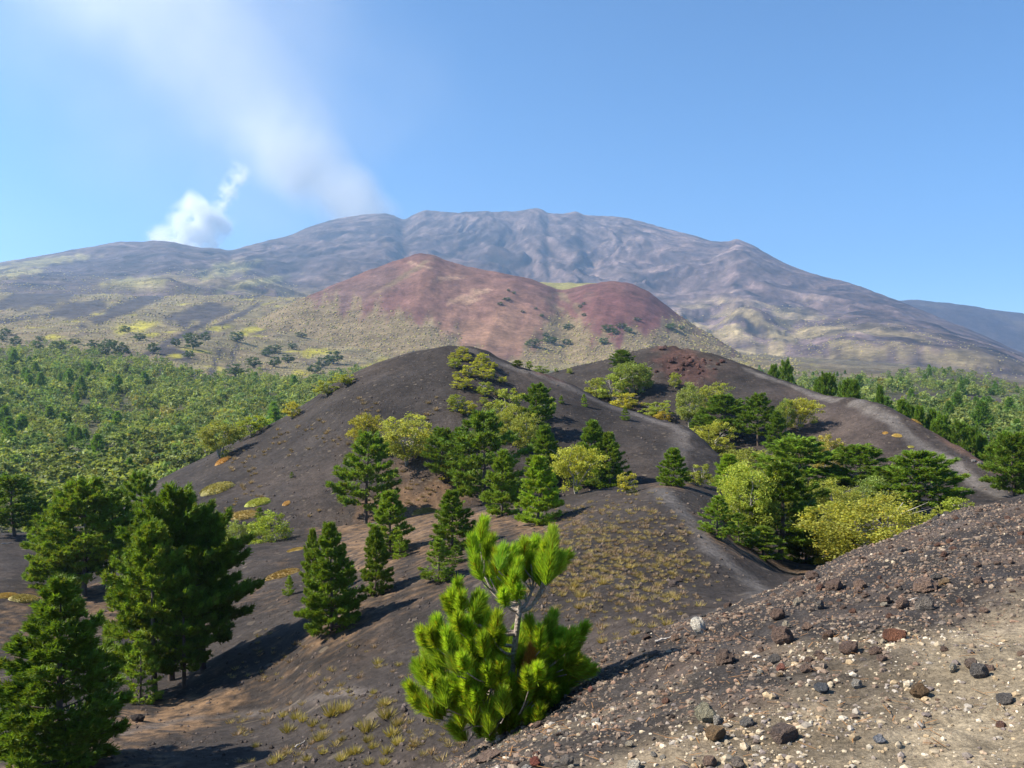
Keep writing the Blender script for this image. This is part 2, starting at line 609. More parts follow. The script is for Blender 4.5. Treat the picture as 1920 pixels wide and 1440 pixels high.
C3 = blend(C3, sstep(0.0, 0.6, fbm(T3.X * 0.07, T3.D * 0.05, 4, 55)) * 0.55, (0.062, 0.048, 0.040))
_az3 = np.arctan2(T3.X + 7.5, 140 - T3.D)
C3 = blend(C3, sstep(0.1, 0.7, fbm(_az3 * 9, np.hypot(T3.X + 7.5, 140 - T3.D) * 0.10, 4, 57)) * 0.55, (0.030, 0.026, 0.0245))
C3 = blend(C3, line_mask(T3, [(870, 655), (940, 682), (1000, 700), (1060, 722), (1140, 760), (1220, 786), (1280, 808), (1272, 840), (1262, 880)], 0.9) * 0.8, (0.098, 0.085, 0.077))
C3 = blend(C3, blob(T3, 1010, 692, 50, 8, -22, 0.6, 0.5, 0.05, 2) * 0.7, (0.10, 0.045, 0.035))
C3 = blend(C3, blob(T3, 780, 950, 100, 40, 10, 0.6, 0.5, 0.03, 2) * 0.7, (0.19, 0.115, 0.065))
C3 = blend(C3, blob(T3, 770, 880, 60, 25, 0, 0.6, 0.5, 0.03, 6) * 0.6, (0.12, 0.08, 0.055))
ash_cone = T3.build("ash_cone", C3, M_ASH)

# --- crater ridge with the red outcrop and the right-hand spur --------------
foot4 = [(850, 830, 152), (1060, 775, 150), (1150, 790, 148), (1290, 822, 138), (1400, 865, 124), (1500, 885, 114), (1600, 908, 105), (1700, 932, 98), (1800, 948, 93), (1870, 955, 90), (1920, 975, 86), (2050, 1015, 82), (2400, 1030, 78)]
crest4 = [(850, 730, 200), (1000, 707, 195), (1060, 692, 190), (1120, 679, 188), (1180, 662, 187), (1215, 653, 186), (1240, 650, 186), (1270, 654, 186), (1330, 663, 182), (1400, 686, 176), (1460, 709, 168),
          (1520, 732, 160), (1570, 745, 150), (1600, 748, 142), (1640, 752, 135), (1700, 783, 126), (1760, 817, 118), (1820, 851, 110), (1870, 882, 103), (1920, 925, 97), (2050, 985, 92), (2400, 1010, 88)]
T4 = Terrain([foreset(foot4, 14, 4.0), foot4, midrow(foot4, crest4, 0.4, 0.0), midrow(foot4, crest4, 0.78, 0.015), crest4, backrow(crest4, 16, 6.5), backrow(crest4, 45, 22)],
             850, 2400, 340, [6, 34, 36, 34, 12, 8])
_oc = blob(T4, 1285, 688, 52, 30, -25, 0.5, 0.5, 0.05, 9)
T4.relief(0.35 * fbm(T4.X * 0.09, T4.D * 0.09, 3, 62) + 0.07 * fbm(T4.X * 0.5, T4.D * 0.5, 3, 64)
          + _oc * (1.1 * np.abs(fbm(T4.X * 0.22, T4.D * 0.22, 4, 66)) - 0.2))
C4 = base(T4, (0.037, 0.0308, 0.0275))
C4 = blend(C4, sstep(0.0, 0.6, fbm(T4.X * 0.06, T4.D * 0.05, 4, 65)) * 0.6, (0.068, 0.051, 0.042))
C4 = blend(C4, _oc * 0.8, (0.088, 0.045, 0.037))
C4 = blend(C4, blob(T4, 1300, 696, 26, 14, -20, 0.4, 0.5, 0.08, 19) * 0.8, (0.045, 0.026, 0.024))  # hole in the outcrop: its shade is painted as a dark patch
C4 = blend(C4, blob(T4, 1600, 850, 170, 90, -30, 0.5, 0.4, 0.02, 5) * 0.5, (0.080, 0.060, 0.052))
C4 = blend(C4, blob(T4, 1770, 815, 130, 10, -34, 0.6, 0.4, 0.03, 12) * 0.75, (0.125, 0.070, 0.048))
C4 = blend(C4, line_mask(T4, [(1602, 752), (1640, 772), (1700, 815), (1760, 857), (1810, 893), (1850, 916), (1890, 935)], 0.85) * 0.85, (0.118, 0.104, 0.094))
C4 = blend(C4, line_mask(T4, [(1400, 692), (1460, 714), (1520, 737), (1570, 750)], 0.9) * 0.7, (0.135, 0.118, 0.106))
C4 = blend(C4, line_mask(T4, [(1268, 855), (1275, 820), (1290, 800)], 0.8) * 0.6, (0.10, 0.09, 0.085))
crater_ridge = T4.build("crater_ridge", C4, M_ASH)

# --- wooded valley and broom-covered hillside -------------------------------
T5 = Terrain([
    zrow(118, (-500, -31), (200, -31), (700, -30), (1100, -27), (1500, -24), (1700, -23), (1920, -25), (2500, -28)),
    [(-500, 955, 200), (0, 945, 200), (300, 930, 200), (700, 915, 200), (1100, 890, 200), (1500, 865, 200), (1700, 858, 200), (1920, 872, 200), (2500, 885, 200)],
    [(-500, 850, 350), (0, 830, 350), (300, 818, 350), (700, 800, 350), (1100, 780, 350), (1500, 775, 350), (1700, 782, 350), (1800, 790, 350), (1920, 797, 350), (2500, 810, 350)],
    [(-500, 688, 620), (0, 690, 620), (200, 700, 620), (400, 718, 620), (600, 727, 620), (900, 735, 620), (1300, 735, 620), (1600, 723, 620), (1750, 730, 620), (1920, 745, 620), (2500, 760, 620)],
    [(-500, 628, 950), (0, 634, 950), (200, 640, 950), (350, 652, 950), (450, 678, 950), (600, 690, 950), (800, 700, 950), (1000, 702, 950), (1300, 695, 950), (1500, 700, 950), (1650, 705, 950), (1750, 697, 950), (1850, 710, 950), (1920, 726, 950), (2500, 745, 950)],
    [(-500, 585, 1450), (0, 592, 1450), (300, 602, 1450), (500, 618, 1450), (700, 645, 1450), (1000, 670, 1450), (1300, 675, 1450), (1500, 690, 1450), (1700, 698, 1450), (1920, 722, 1450), (2500, 740, 1450)],
    [(-500, 545, 2300), (0, 553, 2300), (200, 556, 2300), (400, 557, 2300), (600, 562, 2300), (900, 610, 2300), (1200, 650, 2300), (1400, 670, 2300), (1700, 690, 2300), (1920, 715, 2300), (2500, 735, 2300)],
    [(-500, 560, 3200), (0, 560, 3200), (600, 575, 3200), (900, 640, 3200), (1200, 680, 3200), (1700, 715, 3200), (2500, 760, 3200)]],
    -500, 2500, 360, [12, 26, 34, 40, 40, 40, 12])
_h = sstep(500, 1500, T5.D)
T5.relief(sstep(150, 300, T5.D) * 2.0 * fbm(T5.X * 0.012, T5.D * 0.012, 4, 72) + _h * (5 * ridged(T5.X * 0.006 + T5.D * 0.002, T5.D * 0.0022, 3, 73) + 1.6 * fbm(T5.X * 0.03, T5.D * 0.03, 3, 74)))
PX5 = np.broadcast_to(T5.U[None, :], T5.D.shape)
OLIVE, ASHD, YEL = (0.160, 0.132, 0.072), (0.050, 0.044, 0.046), (0.30, 0.265, 0.035)
C5 = base(T5, OLIVE)
C5 = blend(C5, sstep(-0.2, 0.7, fbm(T5.X * 0.02, T5.D * 0.008, 5, 81)) * 0.6, (0.165, 0.118, 0.072))
C5 = blend(C5, sstep(0.30, 0.75, fbm(T5.X * 0.03, T5.D * 0.012, 4, 83)) * 0.8, (0.085, 0.068, 0.052))
C5 = blend(C5, sstep(0.55, 0.8, fbm(T5.X * 0.02, T5.D * 0.008, 3, 86)) * 0.7 * (T5.D > 700), YEL)
for cx, cy, rx, ry, a in [(375, 588, 62, 17, 14), (240, 576, 100, 11, 22), (60, 562, 85, 16, 6), (150, 580, 60, 15, 10), (335, 632, 90, 6, 28), (430, 600, 70, 5, 28),
                          (20, 600, 60, 6, 10), (500, 548, 60, 6, 10), (545, 590, 60, 4, 30), (600, 560, 40, 5, 25), (330, 665, 34, 13, -20), (400, 690, 6, 40, -20), (440, 660, 5, 40, -20), (300, 545, 60, 6, 15)]:
    C5 = blend(C5, blob(T5, cx, cy, rx, ry, a, 0.22, 0.4, 0.04, int(cx)) * 0.95, ASHD)
for cx, cy, rx, ry, a in [(250, 615, 40, 8, 8), (100, 632, 22, 4, 5), (110, 645, 14, 3, 5), (470, 620, 28, 6, 15), (625, 605, 30, 9, 15), (590, 660, 22, 7, 15), (285, 628, 15, 4, 0), (410, 615, 20, 4, 10), (700, 690, 35, 10, 20), (560, 700, 20, 6, 0), (330, 668, 12, 4, 0)]:
    C5 = blend(C5, blob(T5, cx, cy, rx, ry, a, 0.4, 0.5, 0.05, int(cx) + 1) * 0.9, YEL)
# forest floor
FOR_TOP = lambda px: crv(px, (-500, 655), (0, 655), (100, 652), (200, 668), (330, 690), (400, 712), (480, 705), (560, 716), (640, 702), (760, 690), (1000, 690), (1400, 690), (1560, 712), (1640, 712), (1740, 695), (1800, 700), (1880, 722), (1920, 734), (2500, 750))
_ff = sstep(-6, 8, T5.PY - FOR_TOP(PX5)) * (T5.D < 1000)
C5 = blend(C5, sstep(1330, 1480, PX5) * (0.55 + 0.45 * sstep(-0.1, 0.4, fbm(T5.X * 0.02 + T5.D * 0.012, T5.D * 0.006, 4, 88))), (0.088, 0.074, 0.052))
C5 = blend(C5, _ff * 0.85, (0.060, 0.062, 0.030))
for cx, cy, rx, ry, a in [(1725, 748, 70, 10, 0), (1850, 752, 60, 8, -8), (1700, 762, 40, 5, 0)]:
    C5 = blend(C5, blob(T5, cx, cy, rx, ry, a, 0.3, 0.3, 0.04, int(cx)) * 0.95, (0.075, 0.056, 0.050))
hillside = T5.build("valley_hillside", C5, M_HILL)

# --- red cinder cone ---------------------------------------------------------
foot6 = [(380, 690, 1130), (500, 692, 1130), (700, 700, 1120), (1000, 706, 1110), (1300, 702, 1120), (1500, 712, 1140)]
crest6 = [(380, 640, 1450), (480, 601, 1550), (540, 573, 1620), (600, 546, 1700), (660, 521, 1750), (720, 498, 1780), (765, 483, 1800), (790, 477, 1800), (805, 478, 1800), (835, 488, 1800), (880, 502, 1790),
          (950, 515, 1770), (1000, 526, 1760), (1030, 537, 1750), (1050, 544, 1750), (1075, 540, 1745), (1110, 532, 1740), (1150, 529, 1740), (1185, 534, 1740), (1210, 545, 1730), (1240, 566, 1710), (1280, 597, 1680),
          (1340, 634, 1620), (1400, 670, 1560), (1500, 706, 1500)]
T6 = Terrain([foreset(foot6, 120, 50), foot6, midrow(foot6, crest6, 0.35, -0.02), midrow(foot6, crest6, 0.75, 0.012), crest6, backrow(crest6, 90, 14),
              [(380, 650, 1800), (600, 570, 1950), (800, 520, 2100), (950, 526, 2100), (990, 529, 2100), (1050, 532, 2100), (1115, 533, 2100), (1200, 560, 2050), (1350, 650, 1900), (1500, 720, 1800)],
              [(380, 700, 2300), (800, 640, 2500), (1100, 640, 2500), (1500, 760, 2300)]],
             380, 1500, 360, [6, 34, 40, 34, 8, 10, 6])
PX6 = np.broadcast_to(T6.U[None, :], T6.D.shape)
_front = sstep(1.0, 1.4, T6.T)[:, None] * (1 - sstep(3.5, 4.0, T6.T))[:, None]
_gul = np.exp(-((PX6 - (1062 + 0.05 * (T6.PY - 545))) / 34.0) ** 2)
T6.relief(_front * (-7 * _gul + 2.2 * ridged(PX6 * 0.012 + T6.PY * 0.004, T6.PY * 0.004, 2, 91)) + sstep(1, 1.4, T6.T)[:, None] * 1.6 * fbm(T6.X * 0.03, T6.D * 0.03, 4, 92))
C6 = base(T6, (0.132, 0.068, 0.056))
C6 = blend(C6, sstep(-0.3, 0.6, fbm(T6.X * 0.01, T6.D * 0.006, 4, 93)) * 0.45, (0.112, 0.058, 0.052))
C6 = blend(C6, blob(T6, 1170, 590, 110, 60, 0, 0.5, 0.3, 0.02, 33) * 0.7, (0.112, 0.046, 0.044))
C6 = blend(C6, blob(T6, 910, 560, 150, 60, -20, 0.7, 0.5, 0.02, 34) * 0.45, (0.215, 0.120, 0.082))
C6 = blend(C6, blob(T6, 920, 640, 110, 50, 0, 0.8, 0.5, 0.02, 35) * 0.5, (0.24, 0.145, 0.085))
for cx, cy, rx, ry, a in [(888, 564, 14, 4, 20), (840, 521, 26, 5, 10), (870, 560, 30, 6, 15), (785, 497, 22, 2.5, -15), (900, 545, 20, 4, 0)]:
    C6 = blend(C6, blob(T6, cx, cy, rx, ry, a, 0.5, 0.7, 0.08, int(cx)) * 0.6, (0.34, 0.22, 0.14))
# broom creeping up from the foot, and along streaks
_vl = crv(PX6, (380, 500), (560, 545), (640, 560), (700, 580), (800, 605), (900, 660), (940, 690), (1000, 640), (1050, 600), (1080, 600), (1120, 640), (1200, 610), (1280, 600), (1340, 625), (1400, 650), (1500, 660))
_veg = sstep(-14, 22, T6.PY - _vl + 34 * fbm(PX6 * 0.025, T6.PY * 0.012, 4, 95) + 16 * fbm(PX6 * 0.09, T6.PY * 0.03, 2, 96))
_veg = np.maximum(_veg, blob(T6, 750, 522, 62, 5, 32, 0.5, 0.6, 0.08, 44) * 0.7)
_veg = np.maximum(_veg, 0.8 * _gul * (T6.PY > 548) * sstep(-0.2, 0.4, fbm(PX6 * 0.05, T6.PY * 0.05, 2, 97)))
_veg = _veg * sstep(1.0, 1.2, T6.T)[:, None]
_back = sstep(4.3, 4.6, T6.T)[:, None] * np.ones_like(PX6)
C6 = blend(C6, _veg * 0.9, (0.160, 0.125, 0.070))
C6 = blend(C6, blob(T6, 650, 560, 120, 26, 25, 0.6, 0.4, 0.02, 45) * 0.65 * (1 - _veg), (0.110, 0.075, 0.068))
C6 = blend(C6, _back, (0.21, 0.19, 0.07))
red_cone = T6.build("red_cone", C6, M_RED)

# --- the volcano --------------------------------------------------------------
SKY = [(-500, 545), (-200, 520), (0, 495), (60, 485), (120, 474), (180, 463), (235, 455), (262, 456), (290, 453), (325, 456), (345, 461), (385, 467), (410, 468), (432, 472), (460, 464), (500, 454), (545, 443), (580, 428), (640, 411),
       (690, 405), (722, 403), (740, 408), (757, 414), (775, 405), (800, 397), (830, 398), (870, 401), (915, 398), (960, 399), (1005, 393), (1018, 397), (1030, 403), (1055, 403), (1078, 400), (1100, 406), (1130, 408), (1160, 409),
       (1210, 420), (1250, 431), (1300, 444), (1345, 455), (1365, 455), (1380, 451), (1400, 457), (1440, 479), (1490, 503), (1540, 520), (1590, 532), (1640, 549), (1700, 571), (1780, 604), (1850, 632), (1920, 664), (2100, 730), (2500, 800)]
DCR = [(-500, 4600), (0, 4900), (300, 5000), (432, 5300), (520, 5900), (640, 6500), (800, 6800), (1100, 6800), (1300, 6300), (1450, 5700), (1640, 4900), (1800, 4300), (1920, 3900), (2500, 3400)]


def volc_crest(U):
    return crv(U, *SKY), np.exp(crv(U, *[(a, math.log(b)) for a, b in DCR]))


def volc_row(k, pts):
    def fn(U):
        py, D = volc_crest(U)
        return py + crv(U, *pts), D * k
    return fn


def volc_back(k, dz):
    def fn(U):
        py, D = volc_crest(U)
        z = (720 - py) / F * D - dz
        return 720 - z * F / (D * k), D * k
    return fn


T7 = Terrain([
    [(-500, 660, 1900), (0, 650, 1900), (600, 660, 1900), (1000, 730, 1900), (1400, 735, 1900), (1700, 745, 1900), (1920, 755, 1900), (2500, 830, 1900)],
    volc_row(0.52, [(-500, 45), (0, 52), (235, 100), (430, 88), (600, 150), (800, 205), (1000, 230), (1200, 222), (1400, 190), (1600, 110), (1750, 70), (1920, 42), (2500, 20)]),
    volc_row(0.70, [(-500, 24), (0, 26), (235, 64), (430, 52), (600, 95), (800, 125), (1000, 150), (1200, 150), (1400, 115), (1600, 62), (1750, 38), (1920, 24), (2500, 12)]),
    volc_row(0.86, [(-500, 10), (0, 10), (235, 26), (430, 20), (600, 42), (720, 52), (800, 60), (1000, 70), (1200, 62), (1400, 42), (1600, 24), (1750, 16), (1920, 10), (2500, 5)]),
    volc_crest, volc_back(1.05, 70), volc_back(1.14, 420)],
    -260, 2180, 760, [6, 46, 50, 50, 8, 5])
PX7 = np.broadcast_to(T7.U[None, :], T7.D.shape)
_sx, _sy = 100.0, 7600.0
_th = np.arctan2(T7.X - _sx, _sy - T7.D)
_rr = np.hypot(T7.X - _sx, _sy - T7.D)
_w = sstep(0.15, 0.9, T7.T)[:, None] * (1 - 0.88 * sstep(3.0, 3.95, T7.T))[:, None] * (1 - sstep(4.02, 4.4, T7.T))[:, None]
_warp = 0.40 * fbm(T7.X * 0.0008, T7.D * 0.0008, 4, 101)
_rid = ridged(_th * 3.4 + _warp * 2.6, _rr * 0.00045 + _warp * 1.5, 3, 102)
_rid2 = ridged(_th * 17 + _warp * 5, _rr * 0.0011, 3, 104)
_amp = crv(PX7, (-500, 20), (200, 30), (432, 38), (600, 60), (800, 85), (1100, 90), (1400, 70), (1700, 34), (2500, 18))
_f = fbm(T7.X * 0.0028, T7.D * 0.0018, 5, 106, 0.6)
T7.relief(_w * _amp * (0.70 * _rid + 0.16 * _rid2 + 0.34 * _f) * 0.70 + (T7.T > 1)[:, None] * 3.0 * fbm(T7.X * 0.02, T7.D * 0.01, 2, 108) * (1 - sstep(4.1, 4.4, T7.T))[:, None])
# parasitic mounds on the flanks
for mx, my, mr, mh in [(925, 480, 150, 70), (140, 575, 130, 30), (250, 548, 180, 30), (1400, 600, 170, 40), (640, 500, 170, 40)]:
    q = T7.pick(mx, my)
    T7.relief(_w * mh * np.exp(-(((T7.X - q[0]) ** 2 + (T7.D - q[1]) ** 2) / (mr * mr))))
_hgt = T7.Z / 1300.0
C7 = base(T7, (0.102, 0.076, 0.070))
C7 = blend(C7, sstep(-0.35, 0.5, _rid) * 0.75, (0.135, 0.100, 0.088))
C7 = blend(C7, sstep(0.05, 0.6, -_rid - 0.3 * _rid2) * 0.8, (0.050, 0.044, 0.047))
C7 = blend(C7, sstep(0.55, 1.0, _hgt + 0.1 * _f) * 0.6, (0.165, 0.132, 0.115))
C7 = blend(C7, sstep(0.15, 0.8, fbm(_th * 14 + _warp * 6, _rr * 0.0016, 5, 131, 0.62)) * 0.7, (0.180, 0.138, 0.118))
C7 = blend(C7, sstep(0.10, 0.7, fbm(_th * 11 + _warp * 6, _rr * 0.0013, 5, 133, 0.62)) * 0.75, (0.055, 0.047, 0.049))
# broom belt on the lower flanks
_belt = crv(PX7, (-500, 500), (0, 492), (200, 500), (400, 488), (520, 520), (800, 570), (1200, 575), (1320, 560), (1450, 560), (1600, 590), (1750, 622), (1920, 672), (2500, 760))
_vg = sstep(-12, 40, T7.PY - _belt + 22 * fbm(T7.X * 0.004, T7.D * 0.002, 4, 111)) * sstep(-0.10, 0.40, fbm(_th * 22 + _warp * 5, _rr * 0.0028, 5, 112, 0.6) + 0.25 * _rid)
C7 = blend(C7, _vg * 0.75, (0.235, 0.195, 0.092))
for cx, cy, rx, ry, a in [(130, 500, 75, 14, 8), (90, 520, 60, 10, 4), (240, 500, 110, 22, 4), (160, 545, 55, 14, 0), (60, 540, 70, 10, 4), (540, 500, 90, 26, 12), (300, 480, 70, 14, 0), (450, 505, 40, 9, 12), (260, 470, 26, 8, 30)]:
    C7 = blend(C7, blob(T7, cx, cy, rx, ry, a, 0.3, 0.5, 0.03, int(cx)) * 0.85, (0.078, 0.064, 0.066))
for cx, cy, rx, ry, a in [(80, 492, 90, 7, 8), (430, 505, 50, 12, 12), (250, 530, 60, 8, 5), (480, 530, 60, 6, 12), (30, 512, 40, 6, 5)]:
    C7 = blend(C7, blob(T7, cx, cy, rx, ry, a, 0.5, 0.6, 0.05, int(cx) + 2) * 0.8, (0.33, 0.30, 0.11))
C7 = C7 * np.array([0.66, 0.63, 0.64]) * (1 + 0.28 * sstep(900, 1150, PX7) * (1 - sstep(1400, 1650, PX7)))[..., None]
C7 = np.clip(C7 * (1 + 0.75 * fbm(_th * 30 + _warp * 9, _rr * 0.004, 4, 141, 0.65))[..., None], 0.02, 0.5)
volcano = T7.build("volcano", C7, M_VOLC)

# --- far ridge on the right ----------------------------------------------------
crest8 = [(1350, 640, 6300), (1500, 600, 6300), (1600, 576, 6300), (1690, 563, 6300), (1730, 564, 6300), (1790, 571, 6300), (1850, 579, 6300), (1920, 588, 6300), (2100, 605, 6300), (2500, 640, 6300)]
T8 = Terrain([[(p[0], 735, 5000) for p in crest8], [(p[0], p[1] + 45, 5700) for p in crest8], crest8, backrow(crest8, 500, 120), backrow(crest8, 1100, 500)], 1350, 2500, 160, [10, 22, 8, 4])
T8.relief(9 * fbm(T8.X * 0.006, T8.D * 0.006, 4, 121))
C8 = base(T8, (0.060, 0.052, 0.056))
C8 = blend(C8, sstep(0.0, 0.6, fbm(T8.X * 0.003, T8.D * 0.003, 4, 122)) * 0.5, (0.12, 0.10, 0.07))
far_ridge = T8.build("far_ridge", C8, M_VOLC)
TERR = {'n': T1, 'a': T2, 'c': T3, 'r': T4, 'h': T5, 'd': T6, 'v': T7}

# ------------------------------------------------------------------ vegetation meshes
def unit(v):
    return v / (np.linalg.norm(v, axis=-1, keepdims=True) + 1e-9)


def tube(paths, sides=6):
    """tapered tubes; paths = list of (points (n,3), radii (n))"""
    V, Fc, o = [], [], 0
    for pts, rad in paths:
        pts = np.asarray(pts, float)
        n = len(pts)
        tg = unit(np.gradient(pts, axis=0))
        ref = np.array([0.31, 0.95, 0.05]) if abs(tg[0][2]) > 0.7 else np.array([0, 0, 1.0])
        a = unit(np.cross(tg, ref))
        b = np.cross(tg, a)
        th = np.linspace(0, 2 * np.pi, sides, endpoint=False)
        ring = pts[:, None] + np.asarray(rad)[:, None, None] * (a[:, None] * np.cos(th)[None, :, None] + b[:, None] * np.sin(th)[None, :, None])
        V.append(ring.reshape(-1, 3))
        for i in range(n - 1):
            for k in range(sides):
                k2 = (k + 1) % sides
                Fc.append((o + i * sides + k, o + i * sides + k2, o + (i + 1) * sides + k2, o + (i + 1) * sides + k))
        o += n * sides
    return np.concatenate(V), np.array(Fc)


def blades(Pt, Dr, k, length, width, spread, rng, c0, cvar, tip=None):
    """k narrow blades per tuft at Pt fanning round direction Dr"""
    n = len(Pt)
    d = unit(np.repeat(Dr, k, 0) + spread * rng.randn(n * k, 3))
    p = np.repeat(Pt, k, 0) + rng.randn(n * k, 3) * length * 0.12
    L = length * (0.7 + 0.6 * rng.rand(n * k, 1))
    s = unit(np.cross(d, rng.randn(n * k, 3))) * width * 0.5
    V = np.stack([p - s, p + s, p + d * L], 1).reshape(-1, 3)
    Fc = np.arange(n * k * 3).reshape(-1, 3)
    t = np.repeat(1 + cvar * rng.randn(n, 1), k, 0) * (1 + 0.10 * rng.randn(n * k, 1))
    c = np.array(c0)[None] * np.clip(t, 0.4, 1.8)
    if tip is not None:
        w = np.repeat(rng.rand(n, 1) ** 3, k, 0)
        c = c * (1 - w) + np.array(tip)[None] * w
    return V, Fc, np.repeat(np.clip(c, 0, 1), 3, 0)


def leaves(Pt, size, rng, c0, cvar, tint=None):
    """diamond leaves of random lie at Pt"""
    n = len(Pt)
    a = unit(rng.randn(n, 3))
    b = unit(np.cross(a, rng.randn(n, 3)))
    L = size * (0.6 + 0.8 * rng.rand(n, 1))
    V = np.stack([Pt - a * L * 0.5, Pt + b * L * 0.32, Pt + a * L * 0.5, Pt - b * L * 0.32], 1).reshape(-1, 3)
    Fc = np.arange(n * 4).reshape(-1, 4)
    c = np.array(c0)[None] * np.clip(1 + cvar * rng.randn(n, 1), 0.5, 1.7)
    if tint is not None:
        w = (rng.rand(n, 1) < tint[1]) * 1.0
        c = c * (1 - w) + np.array(tint[0])[None] * w
    return V, Fc, np.repeat(c, 4, 0)


PINE_C = (0.190, 0.300, 0.032)


def make_pine(seed, style, detail=1.0):
    """unit-high pine (1 m tall, crown about 0.62 m wide), trunk and crown meshes"""
    rng = np.random.RandomState(seed)
    base_h = {'dense': 0.05, 'layer': 0.23, 'broad': 0.21, 'sapling': 0.03}[style]
    nwh = {'dense': 15, 'layer': 11, 'broad': 12, 'sapling': 9}[style]
    bend = rng.randn(2) * 0.02
    th = np.linspace(0, 1, 9)
    tp = np.stack([bend[0] * np.sin(th * 3), bend[1] * np.sin(th * 2.4), th * 0.97 - 0.03], -1)
    paths = [(tp, 0.019 * (1 - th) ** 0.8 + 0.0015)]
    TP, TD = [], []
    for i in range(nwh):
        t = base_h + (0.965 - base_h) * ((i + 0.3 * rng.randn() * (i > 0)) / (nwh - 0.4)) ** 0.92
        t = min(max(t, base_h), 0.96)
        s = (t - base_h) / (1 - base_h)
        if style == 'broad':
            prof = (1 - s ** 1.9) ** 0.75 * (0.62 + 0.5 * min(1, s / 0.25))
        elif style == 'layer':
            prof = (1 - s ** 1.35) ** 0.8 * (0.72 + 0.35 * min(1, s / 0.2))
        else:
            prof = (1 - s ** 1.2) ** 0.85 * (0.72 + 0.3 * min(1, s / 0.15))
        nb = rng.randint(5, 8) if style != 'layer' else rng.randint(4, 7)
        a0 = rng.rand() * 6.28
        for b in range(nb):
            az = a0 + b * 6.283 / nb + rng.randn() * 0.22
            L = 0.31 * prof * (0.72 + 0.45 * rng.rand()) + 0.02
            if style == 'layer' and rng.rand() < 0.15:
                L *= 1.25
            el = -0.12 + 0.95 * s ** 1.3 + rng.randn() * 0.10
            org = np.array([np.interp(t, th * 0.97 - 0.03, tp[:, 0]), np.interp(t, th * 0.97 - 0.03, tp[:, 1]), t])
            ct = np.linspace(0, 1, 5)
            hd = np.array([math.cos(az), math.sin(az), 0])
            pts = org + np.outer(ct * L * math.cos(el), hd)
            pts[:, 2] += ct * L * math.sin(el) + 0.20 * L * ct ** 2.2
            paths.append((pts, (0.0055 * (1 - s * 0.6)) * (1 - ct * 0.85)))
            nt = max(4, int((7 + 85 * L) * detail))
            st = 0.30 + 0.70 * rng.rand(nt) ** 0.7
            side = rng.randn(nt) * 0.30 * L * (1.15 - st)
            lat = np.array([-hd[1], hd[0], 0])
            q = np.stack([np.interp(st, ct, pts[:, k]) for k in range(3)], -1) + side[:, None] * lat
            q[:, 2] += 0.012 * rng.randn(nt) + 0.25 * np.abs(side) * rng.rand(nt)
            d = unit(hd * (0.55 + 0.3 * rng.rand(nt, 1)) + lat * np.sign(side)[:, None] * 0.5 * rng.rand(nt, 1) + np.array([0, 0, 0.65]) + 0.15 * rng.randn(nt, 3))
            TP.append(q)
            TD.append(d)
    # leader
    TP.append(np.array([[tp[-1][0], tp[-1][1], 0.93 + 0.012 * k] for k in range(5)]))
    TD.append(np.tile([0, 0, 1.0], (5, 1)))
    TP, TD = np.concatenate(TP), np.concatenate(TD)
    k = 12 if detail <= 1.2 else 13
    ln = 0.040 / detail ** 0.35
    V, Fc, C = blades(TP, TD, k, ln, ln * 0.30, 0.45, rng, PINE_C, 0.16, (0.20, 0.22, 0.035))
    crown = mesh_np("pine_crown", V, Fc, C, False, M_PINE)
    V, Fc = tube(paths)
    trunk = mesh_np("pine_trunk", V, Fc, None, True, M_BARK)
    return trunk, crown


BIRCH_C = (0.315, 0.350, 0.078)


